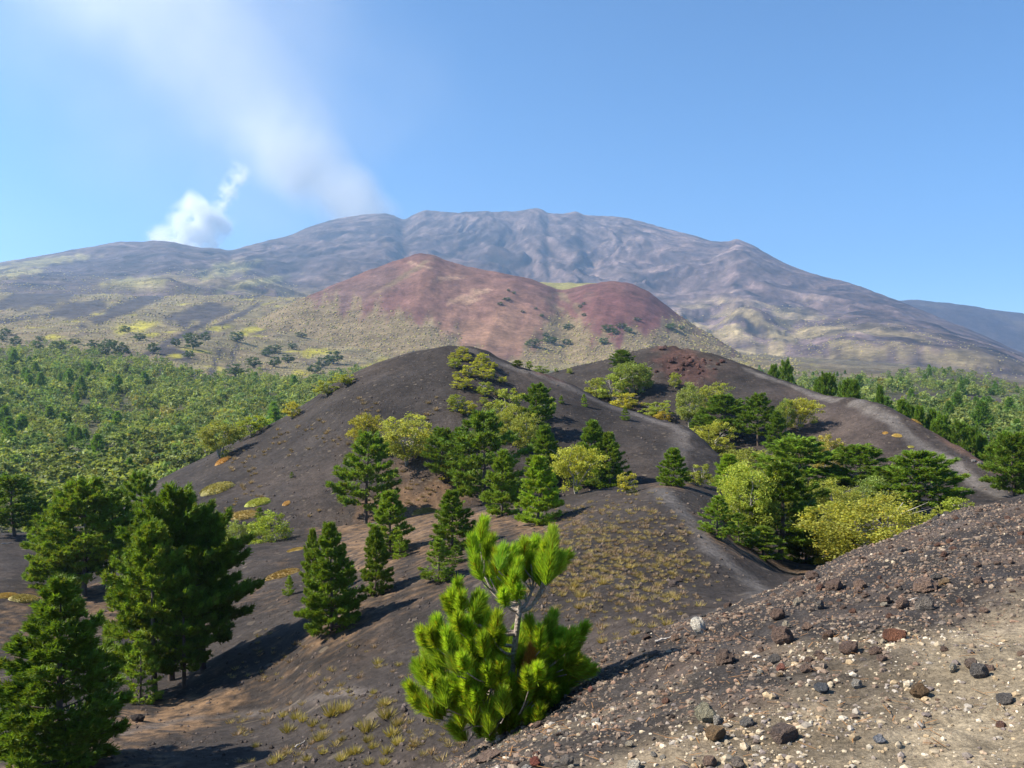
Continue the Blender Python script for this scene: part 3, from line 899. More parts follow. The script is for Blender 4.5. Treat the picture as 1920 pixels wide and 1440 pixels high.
def make_birch(seed, nclump, nleaf, leaf, low=0.12, stems=4, spread=0.42, lumpy=0.5):
    """unit-high broadleaf tree or bush, about 1 m wide"""
    rng = np.random.RandomState(seed)
    paths, tips = [], []
    for s in range(stems):
        az = s * 6.283 / stems + rng.randn() * 0.4
        ct = np.linspace(0, 1, 6)
        r = spread * (0.35 + 0.6 * rng.rand())
        hgt = 0.62 + 0.3 * rng.rand()
        pts = np.stack([math.cos(az) * r * ct ** 1.3, math.sin(az) * r * ct ** 1.3, hgt * ct ** 0.9 - 0.03], -1)
        pts[1:-1] += rng.randn(4, 3) * 0.014
        paths.append((pts, 0.017 * (1 - ct) + 0.003))
        for b in range(4):
            t = 0.35 + 0.6 * rng.rand()
            o = np.array([np.interp(t, ct, pts[:, k]) for k in range(3)])
            d = unit(np.array([math.cos(az + rng.randn()), math.sin(az + rng.randn()), 0.5 + 0.4 * rng.rand()]))
            L = 0.22 + 0.15 * rng.rand()
            c2 = np.linspace(0, 1, 4)
            paths.append((o + np.outer(c2, d) * L, 0.006 * (1 - c2) + 0.001))
            tips.append(o + d * L * 0.9)
    # clump centres through an uneven, lobed crown
    cen = []
    ph = rng.rand(4) * 6.28
    for i in range(nclump):
        u = unit(rng.randn(3))
        az = math.atan2(u[1], u[0])
        lob = 1 + lumpy * (0.28 * math.sin(2 * az + ph[0]) + 0.22 * math.sin(3 * az + ph[1] + 2 * u[2]) + 0.25 * math.sin(5 * u[2] + ph[2]))
        rr = (0.45 + 0.55 * rng.rand() ** 0.5) * lob
        cen.append([u[0] * 0.42 * rr, u[1] * 0.42 * rr, low + (1 - low) * (0.5 + 0.46 * u[2] * rr)])
    cen = np.array(cen)
    cen = cen[(cen[:, 2] > low * 0.5)]
    sz = (0.055 + 0.075 * rng.rand(len(cen))) * (1.25 if nclump < 30 else 1.0)
    q = rng.randint(0, len(cen), nleaf)
    off = unit(rng.randn(nleaf, 3)) * (rng.rand(nleaf, 1) ** 0.45)
    off[:, 2] *= 0.72
    Pt = cen[q] + off * sz[q][:, None]
    Pt[:, 2] = np.maximum(Pt[:, 2], 0.005)
    V, Fc, C = leaves(Pt, leaf, rng, BIRCH_C, 0.14, ((0.38, 0.32, 0.05), 0.06))
    t = np.repeat((1 + 0.14 * rng.randn(len(cen)))[q], 4)[:, None]
    crown = mesh_np("birch_crown", V, Fc, np.clip(C * t, 0, 1), False, M_LEAF)
    V, Fc = tube(paths)
    trunk = mesh_np("birch_trunk", V, Fc, None, True, M_BIRCH)
    return trunk, crown


PINE = {'dense': [make_pine(s, 'dense', 1.0) for s in (1, 2, 3)],
        'layer': [make_pine(s, 'layer', 1.0) for s in (11, 12)],
        'broad': [make_pine(s, 'broad', 1.1) for s in (21, 22)],
        'near': [make_pine(31, 'dense', 2.4), make_pine(32, 'broad', 2.4), make_pine(33, 'layer', 2.4)],
        'sapling': [make_pine(s, 'sapling', 0.7) for s in (41, 42)]}
BIRCH = {'tree': [make_birch(s, 120, 8500, 0.032, 0.08, 4) for s in (51, 52, 53)],
         'near': [make_birch(s, 230, 20000, 0.023, 0.02, 5, 0.26) for s in (56, 57)],
         'bush': [make_birch(s, 60, 3400, 0.050, 0.0, 5, 0.34, 0.6) for s in (61, 62, 63, 64)],
         'far': [make_birch(s, 34, 620, 0.110, 0.05, 2, 0.25, 0.6) for s in (71, 72, 73)]}
PINE['far'] = [make_pine(s, 'dense', 0.26) for s in (81, 82)]
for m_, c_ in PINE['far'] + BIRCH['far']:
    c_.materials[0] = M_FARLEAF

RNG = np.random.RandomState(5)
WIDE = {'pine': 0.62, 'birch': 0.84}
PLANTS = []


def plant(name, kind, style, loc, hgt, wid, label, cat, group=None, tint=(1, 1, 1), var=None, sink=0.0):
    lib = (PINE if kind == 'pine' else BIRCH)[style]
    tm, cm = lib[RNG.randint(len(lib)) if var is None else var % len(lib)]
    e = bpy.data.objects.new(name, None)
    e.empty_display_size = 0.3
    COL.objects.link(e)
    e.location = (loc[0], loc[1], loc[2] - sink)
    e.rotation_euler = (RNG.randn() * 0.02, RNG.randn() * 0.02, RNG.rand() * 6.28)
    s = wid / WIDE[kind]
    e.scale = (s, s, hgt)
    tag(e, label, cat, group)
    link("trunk", tm, e)
    c = link("crown", cm, e)
    j = 1 + 0.07 * RNG.randn()
    c.color = (tint[0] * j, tint[1] * j, tint[2] * j, 1)
    PLANTS.append((loc[0], loc[1], wid))
    return e


def put(tk, px, pyb, pyt, wpx, kind, style, name, label, cat, group=None, tint=(1, 1, 1), var=None):
    p = TERR[tk].pick(px, pyb)
    k = p[1] / F
    return plant(name, kind, style, p, (pyb - pyt) * k, wpx * k, label, cat, group, tint, var, sink=0.05)


GP = "pines on the ash slopes"
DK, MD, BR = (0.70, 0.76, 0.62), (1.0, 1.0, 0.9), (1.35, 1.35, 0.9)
for row in [
    ('a', 112, 1428, 1088, 262, 'near', 0, DK, "large dark bushy pine leaning over the shaded ash beside the pale footpath"),
    ('a', 125, 1452, 1352, 120, 'sapling', 0, MD, "young bright pine standing in front of the large dark bushy pine"),
    ('a', 290, 1300, 985, 185, 'near', 2, MD, "tall pine with bare lower trunk at the sunlit side of the dense pine clump"),
    ('a', 322, 1275, 925, 200, 'near', 1, (0.8, 0.85, 0.75), "tallest pine in the middle of the dense clump with several trunks"),
    ('a', 380, 1255, 955, 190, 'near', 1, DK, "dark broad pine at the shaded side of the dense clump"),
    ('a', 345, 1290, 1075, 130, 'near', 2, DK, "shorter shaded pine tucked under the dense clump of tall pines"),
    ('a', 262, 1318, 1195, 90, 'sapling', 1, MD, "low young pine at the foot of the dense pine clump"),
    ('a', 157, 1118, 905, 165, 'near', 1, MD, "big full pine with a short visible trunk behind the bushy dark pine"),
    ('a', 110, 1105, 935, 120, 'near', 0, MD, "slimmer pine crowded against the big full pine with short trunk"),
    ('a', 215, 1100, 930, 110, 'broad', 0, DK, "shaded pine between the big full pine and the dense clump"),
    ('a', 262, 1045, 886, 95, 'layer', 0, (0.8, 0.85, 0.75), "open-topped pine rising behind the dense pine clump"),
    ('a', 28, 1005, 893, 105, 'broad', 1, DK, "dark pine on the far edge of the ash terrace above the wooded valley"),
    ('a', 75, 1000, 930, 60, 'dense', 1, MD, "small pine beside the dark pine on the edge of the ash terrace"),
    ('a', 622, 1183, 983, 125, 'near', 0, (0.85, 0.9, 0.75), "full conical pine standing alone on the litter-covered slope"),
    ('a', 592, 1120, 990, 50, 'dense', 0, MD, "slender pine half hidden behind the full conical pine"),
    ('a', 702, 1112, 985, 66, 'dense', 2, (0.9, 0.92, 0.8), "narrow pine just uphill of the full conical pine"),
    ('a', 730, 1040, 918, 92, 'dense', 1, MD, "pine with loose side shoots on the brown needle litter"),
    ('a', 750, 1046, 1000, 34, 'sapling', 1, BR, "tiny bright sapling at the foot of the pine with loose side shoots"),
    ('c', 686, 984, 812, 128, 'layer', 0, (0.85, 0.9, 0.75), "layered pine with a clear straight trunk at the foot of the black cone"),
    ('a', 846, 1030, 918, 92, 'dense', 0, DK, "dense dark pine above the low pale-stemmed pine on the slope"),
    ('a', 822, 1088, 1008, 70, 'sapling', 0, MD, "low pale-stemmed pine below the dense dark pine on the slope"),
    ('a', 855, 1055, 1020, 40, 'sapling', 1, DK, "little dark sapling between the two pines on the slope"),
    ('c', 906, 972, 772, 158, 'layer', 1, (0.8, 0.85, 0.75), "tallest pine of the central grove with a thick bare trunk"),
    ('c', 868, 925, 805, 75, 'broad', 0, DK, "dark pine behind the tallest pine of the central grove"),
    ('c', 832, 905, 805, 70, 'broad', 1, DK, "dark rounded pine between the pale birch and the tallest grove pine"),
    ('a', 942, 968, 843, 82, 'dense', 2, MD, "bright green pine just beside the tallest grove pine"),
    ('a', 1006, 983, 853, 95, 'dense', 0, BR, "compact pyramid-shaped pine on the knoll side of the central grove"),
    ('c', 1022, 905, 796, 78, 'dense', 1, (0.85, 0.9, 0.75), "pine behind the compact pyramid-shaped pine of the grove"),
    ('c', 1112, 912, 788, 82, 'dense', 2, (0.85, 0.9, 0.8), "taller of the two pines at the knoll end of the grove"),
    ('c', 1146, 916, 810, 85, 'dense', 0, (0.9, 0.92, 0.75), "wider of the two pines at the knoll end of the grove"),
    ('a', 1262, 911, 838, 68, 'dense', 1, (0.85, 0.9, 0.75), "small rounded pine alone on the crest of the knoll"),
    ('c', 1004, 812, 722, 66, 'broad', 0, (0.85, 0.92, 0.75), "dark pine among the yellow bushes on the black cone"),
    ('a', 541, 1116, 1078, 24, 'sapling', 0, BR, "tiny lone pine sapling on the bare litter slope"),
    ('c', 487, 985, 950, 26, 'sapling', 1, MD, "pine sapling poking up behind the yellow-green birch bush"),
    ('c', 1052, 756, 741, 12, 'sapling', 0, MD, "smallest pine sapling on the flank of the black cone"),
    ('c', 1096, 762, 738, 15, 'sapling', 1, BR, "slim bright sapling on the crest line of the black cone"),
    ('c', 1172, 788, 763, 20, 'sapling', 0, MD, "pine sapling where the black cone meets the crater hollow"),
    ('c', 547, 895, 884, 10, 'sapling', 1, MD, "speck of a green sapling on the bare black cone flank"),
    # hollow and crater
    ('r', 1357, 828, 743, 92, 'broad', 0, (0.7, 0.78, 0.65), "dark broad pine in the crater hollow below the red outcrop"),
    ('r', 1318, 815, 768, 50, 'dense', 0, DK, "small dark pine beside the broad pine in the crater hollow"),
    ('r', 1422, 835, 738, 82, 'layer', 0, DK, "dark pine with open crown at the back of the crater hollow"),
    ('r', 1455, 845, 770, 50, 'dense', 2, DK, "narrow dark pine beside the open-crowned pine in the crater hollow"),
    ('a', 1366, 928, 850, 78, 'dense', 1, BR, "bright green pine at the edge of the hollow next to the path"),
    ('a', 1500, 940, 822, 165, 'broad', 0, (0.85, 0.9, 0.75), "wide flat-topped pine in the middle of the wooded hollow"),
    ('a', 1462, 1050, 872, 175, 'near', 2, DK, "big dark pine over the deepest shade of the wooded hollow"),
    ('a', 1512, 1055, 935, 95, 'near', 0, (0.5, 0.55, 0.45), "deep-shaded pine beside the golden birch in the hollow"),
    ('a', 1612, 945, 838, 125, 'broad', 1, (0.75, 0.82, 0.65), "dome-shaped pine between the flat-topped pine and the far one by the spur"),
    ('a', 1722, 975, 850, 165, 'broad', 0, (0.8, 0.86, 0.7), "large spreading pine below the spur with the grey path"),
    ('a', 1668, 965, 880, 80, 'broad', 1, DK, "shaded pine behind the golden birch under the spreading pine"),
    ('a', 1345, 1005, 928, 78, 'sapling', 0, (0.9, 0.95, 0.75), "low bushy pine at the bend of the path"),
    ('a', 1385, 1020, 960, 60, 'sapling', 1, (0.75, 0.85, 0.7), "low dark pine sapling on the bank above the path"),
    ('a', 1430, 1045, 985, 95, 'sapling', 1, MD, "spreading low pine on the bank where the path ends"),
    ('r', 1905, 945, 815, 105, 'broad', 1, (0.85, 0.92, 0.75), "pine at the end of the spur above the stony slope"),
    ('r', 1955, 960, 800, 120, 'broad', 0, MD, "pine beyond the end of the spur, beside the one above the stony slope"),
    ('r', 1168, 694, 657, 46, 'broad', 1, (0.75, 0.85, 0.7), "dark pine topping the thicket under the crater rim"),
    ('c', 970, 689, 675, 22, 'broad', 0, DK, "small dark pine peeping over the shoulder of the black cone"),
]:
    tk, px, pyb, pyt, w, st, var, ti, lab = row
    put(tk, px, pyb, pyt, w, 'pine', st, "pine_sapling" if st == 'sapling' else "pine_tree", lab, "pine tree", GP, ti, var)

# pines behind the spur and the ridge
for px, pyb, pyt, w in [(1470, 716, 681, 36), (1552, 748, 704, 46), (1602, 752, 712, 50), (1585, 750, 716, 40), (1650, 758, 724, 34), (1530, 742, 712, 26), (1692, 790, 748, 42), (1725, 808, 760, 44),
                        (1745, 822, 768, 50), (1772, 838, 782, 48), (1795, 850, 795, 50), (1818, 862, 806, 48), (1845, 872, 815, 50), (1868, 890, 828, 46), (1705, 800, 765, 36), (1760, 832, 792, 40), (1830, 868, 822, 44), (1448, 704, 686, 24)]:
    c = T4.pick(px, pyb - 300)
    d = c[1] + 18 + 16 * RNG.rand()
    z = T4.height((px - 960) / F * d, d)
    top = (720 - pyt) / F * d
    plant("pine_tree", 'pine', 'broad' if RNG.rand() < 0.6 else 'dense', ((px - 960) / F * d, d, z), max(3.0, top - z), w / F * d * 1.1,
          "dark green pine rising from behind the bare crater ridge and spur", "pine tree", "pines behind the crater ridge", (0.8, 0.88, 0.7))

GB = "birches and bushes on the ash slopes"
YG, YL, GR, PALE = (1.0, 1.0, 0.8), (1.25, 1.08, 0.7), (0.75, 0.88, 0.7), (1.15, 1.2, 1.3)
for row in [
    ('c', 762, 872, 778, 115, 'tree', 0, (1.25, 1.2, 1.0), "birch_tree", "big pale yellow birch in front of the black cone flank"),
    ('c', 686, 850, 770, 62, 'tree', 1, YL, "birch_tree", "yellow birch behind the layered pine at the cone foot"),
    ('c', 504, 1050, 962, 92, 'tree', 2, (1.0, 1.15, 0.7), "birch_tree", "yellow-green birch bush near the round cushion plants"),
    ('c', 443, 1045, 975, 55, 'tree', 0, (0.9, 1.0, 1.2), "birch_tree", "grey-green birch behind the shaded side of the pine clump"),
    ('c', 412, 858, 785, 82, 'tree', 1, (0.95, 0.95, 0.9), "birch_tree", "olive birch with pale crooked stems on the cone skyline"),
    ('c', 470, 818, 778, 58, 'bush', 0, (1.0, 1.1, 0.6), "birch_bush", "bright bush beside the olive birch on the cone skyline"),
    ('c', 548, 783, 752, 36, 'bush', 1, YL, "birch_bush", "small round bush on the cone skyline above the valley"),
    ('c', 612, 742, 712, 40, 'bush', 2, YG, "birch_bush", "leaning bush at the upper cone skyline above the valley"),
    ('c', 645, 722, 697, 44, 'bush', 3, (1.1, 1.1, 0.8), "birch_bush", "topmost bush on the valley-side skyline of the black cone"),
    ('c', 962, 830, 760, 72, 'tree', 2, YG, "birch_tree", "tall yellow-green birch in the thicket on the black cone"),
    ('c', 985, 850, 775, 62, 'tree', 0, YG, "birch_tree", "birch at the lower end of the thicket on the black cone"),
    ('c', 955, 790, 728, 62, 'bush', 1, (1.0, 1.05, 0.8), "birch_bush", "broad bush at the upper end of the thicket on the black cone"),
    ('c', 935, 800, 752, 70, 'bush', 2, (0.95, 1.0, 0.85), "birch_bush", "dense bush on the open side of the thicket on the cone"),
    ('c', 1025, 785, 735, 36, 'bush', 3, (0.9, 1.05, 0.7), "birch_bush", "green bush on the shaded side of the dark cone pine"),
    ('c', 862, 905, 848, 78, 'bush', 0, YL, "birch_bush", "yellow bush low in the central grove near the litter"),
    ('a', 1080, 925, 828, 92, 'tree', 1, (1.15, 1.1, 0.7), "birch_tree", "yellow birch filling the gap between the grove pines"),
    ('a', 1175, 925, 885, 40, 'bush', 1, YL, "birch_bush", "sparse yellow bush on the knoll by the grove pines"),
    ('r', 1292, 800, 720, 56, 'tree', 2, (0.85, 0.92, 0.95), "birch_tree", "slim grey-green birch in the crater hollow below the red outcrop"),
    ('r', 1338, 775, 718, 72, 'tree', 0, (1.0, 1.0, 0.9), "birch_tree", "round-topped birch behind the dark crater pines"),
    ('r', 1500, 805, 742, 66, 'tree', 1, (1.2, 1.1, 0.7), "birch_bush", "yellow bush alone under the bare spur slope"),
    ('r', 1472, 815, 750, 45, 'tree', 2, GR, "birch_tree", "grey-green birch behind the yellow bush under the spur"),
    ('r', 1332, 858, 790, 76, 'tree', 0, (1.15, 1.1, 0.8), "birch_tree", "leaning birch with pale twisted trunk in the crater hollow"),
    ('a', 1405, 885, 815, 85, 'tree', 1, YG, "birch_tree", "birch below the dark crater pines with its own shadow"),
    ('a', 1470, 880, 818, 70, 'tree', 2, GR, "birch_tree", "dull green birch between crater pines and flat-topped pine"),
    ('a', 1548, 900, 808, 72, 'tree', 0, (1.25, 1.0, 1.0), "birch_tree", "half-dry birch with thin twigs behind the flat-topped pine"),
    ('a', 1312, 912, 868, 46, 'bush', 2, YG, "birch_bush", "yellow bush between the knoll pine and the bright hollow pine"),
    ('a', 1402, 1010, 868, 125, 'near', 0, (1.05, 1.12, 0.75), "birch_tree", "large light green birch on the path side of the hollow"),
    ('a', 1455, 985, 862, 100, 'near', 1, (1.0, 1.02, 0.8), "birch_tree", "light birch top above the big dark pine of the hollow"),
    ('a', 1560, 1005, 900, 110, 'near', 0, (1.0, 0.98, 0.75), "birch_tree", "birch in the depth of the hollow behind the golden one"),
    ('a', 1640, 1072, 918, 220, 'near', 1, (1.18, 1.08, 0.8), "birch_tree", "golden-yellow birch spreading behind the edge of the stony slope"),
    ('a', 1570, 1070, 975, 95, 'near', 0, (1.15, 1.1, 0.75), "birch_tree", "lower yellow-green birch at the side of the golden one"),
    ('a', 1640, 980, 895, 80, 'tree', 2, (0.85, 1.0, 1.2), "birch_tree", "pale grey-green birch between the dome-shaped and spreading pines"),
    ('a', 1800, 985, 930, 62, 'bush', 0, (1.0, 1.08, 0.7), "birch_bush", "green bush between the spreading pine and the stony slope edge"),
    ('a', 1770, 1000, 945, 60, 'bush', 3, YG, "birch_bush", "bush just over the edge of the stony slope below the spreading pine"),
    ('a', 1410, 1030, 985, 50, 'bush', 1, (0.85, 1.05, 0.6), "birch_bush", "low leafy bush on the bank above the path"),
    ('r', 1185, 738, 674, 72, 'tree', 1, (0.8, 0.92, 0.85), "birch_tree", "thick grey-green birch of the thicket under the crater rim"),
    ('r', 1205, 735, 690, 40, 'tree', 2, (0.95, 1.02, 1.05), "birch_tree", "silvery birch at the shaded end of the thicket under the crater rim"),
    ('r', 1148, 752, 700, 72, 'bush', 0, (0.9, 1.0, 0.75), "birch_bush", "wide green bush of the thicket under the crater rim"),
    ('r', 1118, 748, 708, 44, 'bush', 1, YG, "birch_bush", "bush at the cone end of the thicket under the crater rim"),
    ('r', 1172, 770, 736, 56, 'bush', 2, YL, "birch_bush", "yellow bush at the foot of the thicket under the crater rim"),
    ('r', 1233, 784, 748, 58, 'bush', 3, (0.9, 0.98, 0.8), "birch_bush", "green bush at the path side of the crater hollow"),
    ('r', 1244, 794, 770, 38, 'bush', 0, (1.3, 0.95, 0.6), "birch_bush", "small orange-tinged bush at the path side of the crater hollow"),
    ('r', 1265, 728, 698, 26, 'bush', 1, YG, "birch_bush", "little bush just below the red outcrop"),
    ('c', 992, 693, 676, 14, 'bush', 1, GR, "birch_bush", "green bush behind the shoulder of the black cone"),
    ('r', 1014, 694, 676, 34, 'bush', 2, (0.75, 0.9, 0.95), "birch_bush", "grey-green bush in the saddle behind the black cone"),
    ('r', 1068, 702, 688, 12, 'bush', 3, MD, "birch_bush", "tiny bush on the bare saddle beside the black cone"),
    ('r', 1043, 697, 690, 8, 'bush', 0, GR, "birch_bush", "tiniest bush speck on the bare saddle"),
    ('r', 1437, 806, 794, 12, 'bush', 1, (0.7, 1.0, 0.5), "birch_bush", "green tuft-like bush on the bare slope under the spur"),
]:
    tk, px, pyb, pyt, w, st, var, ti, nm, lab = row
    put(tk, px, pyb, pyt, w, 'birch', st, nm, lab, "birch" if nm == "birch_tree" else "bush", GB, ti, var)

for px, py, w, h in [(867, 664, 24, 13), (854, 676, 24, 13), (852, 690, 26, 16), (876, 677, 22, 12), (903, 682, 26, 18), (880, 707, 30, 20), (899, 695, 24, 17), (921, 692, 20, 14),
                     (913, 712, 30, 20), (868, 730, 36, 20), (855, 712, 16, 14), (942, 718, 18, 12), (909, 743, 34, 24), (934, 742, 14, 10), (907, 758, 18, 12), (857, 771, 38, 28), (877, 779, 34, 24)]:
    p = T3.pick(px, py)
    plant("broom_bush", 'birch', 'bush', p, h * 1.15 * p[1] / F, w * 1.1 * p[1] / F, "small round yellow-green bush dotted below the summit of the black cone", "bush", "bushes below the summit of the black cone",
          (1.2, 1.12, 0.65) if RNG.rand() < 0.6 else (0.95, 1.0, 0.7))

# ------------------------------------------------------------------ woods in the valleys
def wood_points(rng, n, x0, x1, d0, d1, topf, ymax=None):
    px = x0 + (x1 - x0) * rng.rand(n * 3)
    d = np.sqrt(d0 ** 2 + (d1 ** 2 - d0 ** 2) * rng.rand(n * 3))
    x = (px - 960) / F * d
    z = T5.heights(x, d)
    py = 720 - z * F / d
    ok = py > topf(px) + np.abs(rng.randn(n * 3)) * 26 - 10
    i = np.nonzero(ok)[0][:n]
    return px[i], d[i], x[i], z[i], py[i]


def far_tree_data(lib, rng):
    out = []
    for tm, cm in lib:
        V = np.zeros(len(cm.vertices) * 3, np.float32)
        cm.vertices.foreach_get("co", V)
        k = len(cm.polygons[0].vertices)
        Fi = np.zeros(len(cm.loops), np.int32)
        cm.loops.foreach_get("vertex_index", Fi)
        c = np.zeros(len(cm.vertices) * 4, np.float32)
        cm.color_attributes["Col"].data.foreach_get("color", c)
        out.append((V.reshape(-1, 3), Fi.reshape(-1, k), c.reshape(-1, 4)[:, :3]))
    return out


def hide(px, py_top):
    """photo height of the nearer ash ground that hides the wood at this column"""
    return crv(px, (-500, 1010), (0, 1000), (200, 975), (300, 905), (400, 856), (500, 805), (570, 765), (650, 708), (700, 686), (800, 660), (870, 650), (940, 674), (1000, 697), (1060, 695), (1180, 664), (1240, 652), (1330, 665), (1400, 688), (1460, 711), (1570, 747), (1640, 754), (1700, 785), (1820, 853), (1920, 927), (2050, 985), (2500, 1010))


rngw = np.random.RandomState(77)
WOOD = []
for side, n, x0, x1, d0, d1, th_ in (('left', 2600, -150, 720, 150, 950, 1000), ('right', 1200, 1400, 2150, 170, 980, 1000)):
    px, d, x, z, py = wood_points(rngw, n, x0, x1, d0, d1, FOR_TOP)
    # leave the bare ash patches open
    for cx, cy, rx, ry in ((1725, 748, 75, 9), (1850, 752, 66, 8), (335, 664, 36, 9)):
        k = ((px - cx) / rx) ** 2 + ((py - cy) / ry) ** 2 > 1
        px, d, x, z, py = px[k], d[k], x[k], z[k], py[k]
    for i in range(len(px)):
        h = (4.2 + 5.0 * rngw.rand() ** 1.6) * (1.0 if side == 'left' else 0.9) * (0.75 if d[i] > 650 else 1)
        tops = py[i] - h * F / d[i]
        if tops > hide(px[i], 0) + 4 and py[i] > hide(px[i], 0):
            continue
        patch = pn(x[i] * 0.011, d[i] * 0.011, 201)
        if side == 'left':
            pinep = 0.03 + 0.15 * (px[i] < 230) * (py[i] > 680) * (patch > -0.1)
        else:
            pinep = 0.10
        isp = rngw.rand() < pinep
        WOOD.append((d[i], side, x[i], z[i], h * (1.3 if isp else 1.0), isp, patch))
WOOD.sort(key=lambda q: q[0])
cnt = {'left': 0, 'right': 0}
rest = {'left': [], 'right': []}


def wood_tint(isp, patch, rng):
    if isp:
        j = 0.8 + 0.3 * rng.rand()
        return (0.75 * j, 0.92 * j, 0.95 * j)
    r = rng.rand()
    j = 0.72 + 0.5 * rng.rand()
    if r < 0.02:
        return (1.1 * j, 0.92 * j, 0.9 * j)
    if r < 0.32 - 0.2 * patch:
        return (0.50 * j, 0.68 * j, 0.80 * j)
    return (0.78 * j, 0.86 * j, 1.05 * j)


for q in WOOD:
    dd, side, x, z, h, isp, patch = q
    ti = wood_tint(isp, patch, rngw)
    if cnt[side] < (230 if side == 'left' else 70):
        cnt[side] += 1
        wtxt = "valley under the volcano" if side == 'left' else "hollow beyond the crater spur"
        plant("pine_tree" if isp else "birch_tree", 'pine' if isp else 'birch', 'far', (x, dd, z), h, h * (0.6 if isp else 1.05) * (0.85 + 0.4 * rngw.rand()),
              ("dark pine standing among the birches of the wooded " if isp else "light green birch in the dense wood of the ") + wtxt,
              "pine tree" if isp else "birch", "trees of the wooded " + wtxt, ti)
    else:
        rest[side].append((x, dd, z, h, isp, ti))

LIBB, LIBP = far_tree_data(BIRCH['far'], rngw), far_tree_data(PINE['far'], rngw)
for side, lab in (('left', "dense birch and pine wood reaching up the valley below the volcano"), ('right', "scrubby wood spread behind the crater spur")):
    VV, FF, CC, o = [], [], [], 0
    for x, dd, z, h, isp, ti in rest[side]:
        if isp:
            V, Fi, c = LIBP[rngw.randint(len(LIBP))]
            V, c = V.reshape(-1, 3, 3), c.reshape(-1, 3, 3)
            s = rngw.rand(len(V)) < (0.30 if dd < 450 else 0.17)
            gr = 1.3 if dd < 450 else 1.7
            V, c = V[s], c[s]
            m_ = V.mean(1, keepdims=True)
            V = (m_ + (V - m_) * gr * 1.5)
            V, c = V.reshape(-1, 3), c.reshape(-1, 3)
            tri = np.arange(len(V)).reshape(-1, 3)
        else:
            V, Fi, c = LIBB[rngw.randint(len(LIBB))]
            V, c = V.reshape(-1, 4, 3), c.reshape(-1, 4, 3)
            s = rngw.rand(len(V)) < (0.42 if dd < 330 else 0.20)
            V, c = V[s], c[s]
            m_ = V.mean(1, keepdims=True)
            V = m_ + (V - m_) * (1.65 if dd < 330 else 2.3)
            V, c = V.reshape(-1, 3), c.reshape(-1, 3)
            V = V.reshape(-1, 4, 3)[:, :3].reshape(-1, 3)
            c = c.reshape(-1, 4, 3)[:, :3].reshape(-1, 3)
            tri = np.arange(len(V)).reshape(-1, 3)
        az = rngw.rand() * 6.28
        w = h * (1.0 if isp else 1.12) * (0.85 + 0.4 * rngw.rand())
        R = np.array([[math.cos(az), math.sin(az), 0], [-math.sin(az), math.cos(az), 0], [0, 0, 1]])
        VV.append((V @ R) * np.array([w, w, h]) + np.array([x, dd, z]))
        CC.append(c * np.array(ti))
        FF.append(tri + o)
        o += len(V)
    me = mesh_np("wood", np.concatenate(VV), np.concatenate(FF), np.concatenate(CC), False, M_FARLEAF)
    tag(link("wood", me), lab, "wood", None, "stuff")

# single dark shrubs on the hillside and the red cone
for px, py, w, h in [(235, 622, 22, 9), (262, 638, 28, 10), (445, 641, 28, 15), (385, 640, 20, 14), (330, 650, 18, 14), (362, 655, 32, 24), (75, 638, 18, 6), (205, 652, 26, 14), (225, 668, 34, 22), (195, 668, 24, 18),
                     (287, 662, 26, 15), (175, 655, 24, 14), (565, 632, 20, 7), (510, 662, 32, 12), (548, 655, 18, 9), (540, 680, 32, 12), (515, 688, 24, 15), (625, 682, 40, 18), (605, 690, 24, 16), (30, 648, 22, 14), (70, 655, 22, 12),
                     (10, 628, 22, 10), (5, 640, 16, 10), (355, 672, 22, 14), (140, 645, 24, 8), (500, 668, 24, 10), (590, 700, 26, 14), (475, 690, 30, 16), (440, 705, 34, 18), (110, 660, 30, 16)]:
    p = T5.pick(px, py)
    plant("dark_shrub", 'birch', 'bush', p, h * 1.3 * p[1] / F, w * p[1] / F, "dark green shrub scattered on the broom-covered hillside above the wood", "shrub", "dark shrubs on the broom hillside", (0.22, 0.33, 0.50))
for px, py, w, h in [(950, 563, 16, 4), (938, 572, 12, 4), (953, 546, 8, 3), (964, 551, 8, 3), (980, 586, 8, 3), (1016, 594, 10, 4), (1005, 580, 6, 3), (1095, 572, 8, 4), (1088, 577, 8, 4), (1095, 593, 10, 4), (1065, 617, 18, 8),
                     (1024, 631, 14, 5), (1032, 643, 26, 9), (998, 650, 28, 10), (1063, 646, 16, 8), (1140, 622, 28, 9), (1165, 615, 20, 7), (1178, 623, 18, 7), (1152, 627, 18, 7), (1132, 645, 20, 8), (1195, 602, 14, 5), (1258, 617, 24, 7), (1278, 618, 14, 5)]:
    p = T6.pick(px, py)
    plant("dark_shrub", 'birch', 'bush', p, h * 1.5 * p[1] / F, w * p[1] / F, "low dark green shrub mat spreading on the red cinder cone", "shrub", "dark shrubs on the red cone", (0.24, 0.36, 0.50))

# broom cushions over hillside and red-cone foot: uncountable ground cover
def dome(rng):
    t = (1 + 5 ** 0.5) / 2
    ring = [(math.cos(a), math.sin(a), 0.0) for a in np.linspace(0, 2 * np.pi, 6, endpoint=False)]
    r2 = [(0.62 * math.cos(a + .5), 0.62 * math.sin(a + .5), 0.55) for a in np.linspace(0, 2 * np.pi, 4, endpoint=False)]
    V = np.array(ring + r2 + [(0, 0, 0.78)]) * (1 + 0.22 * rng.randn(11, 1))
    Fc = [(0, 1, 6), (1, 7, 6), (1, 2, 7), (2, 3, 7), (3, 8, 7), (3, 4, 8), (4, 5, 9), (4, 9, 8), (5, 0, 9), (0, 6, 9), (6, 7, 10), (7, 8, 10), (8, 9, 10), (9, 6, 10)]
    return V, np.array(Fc)


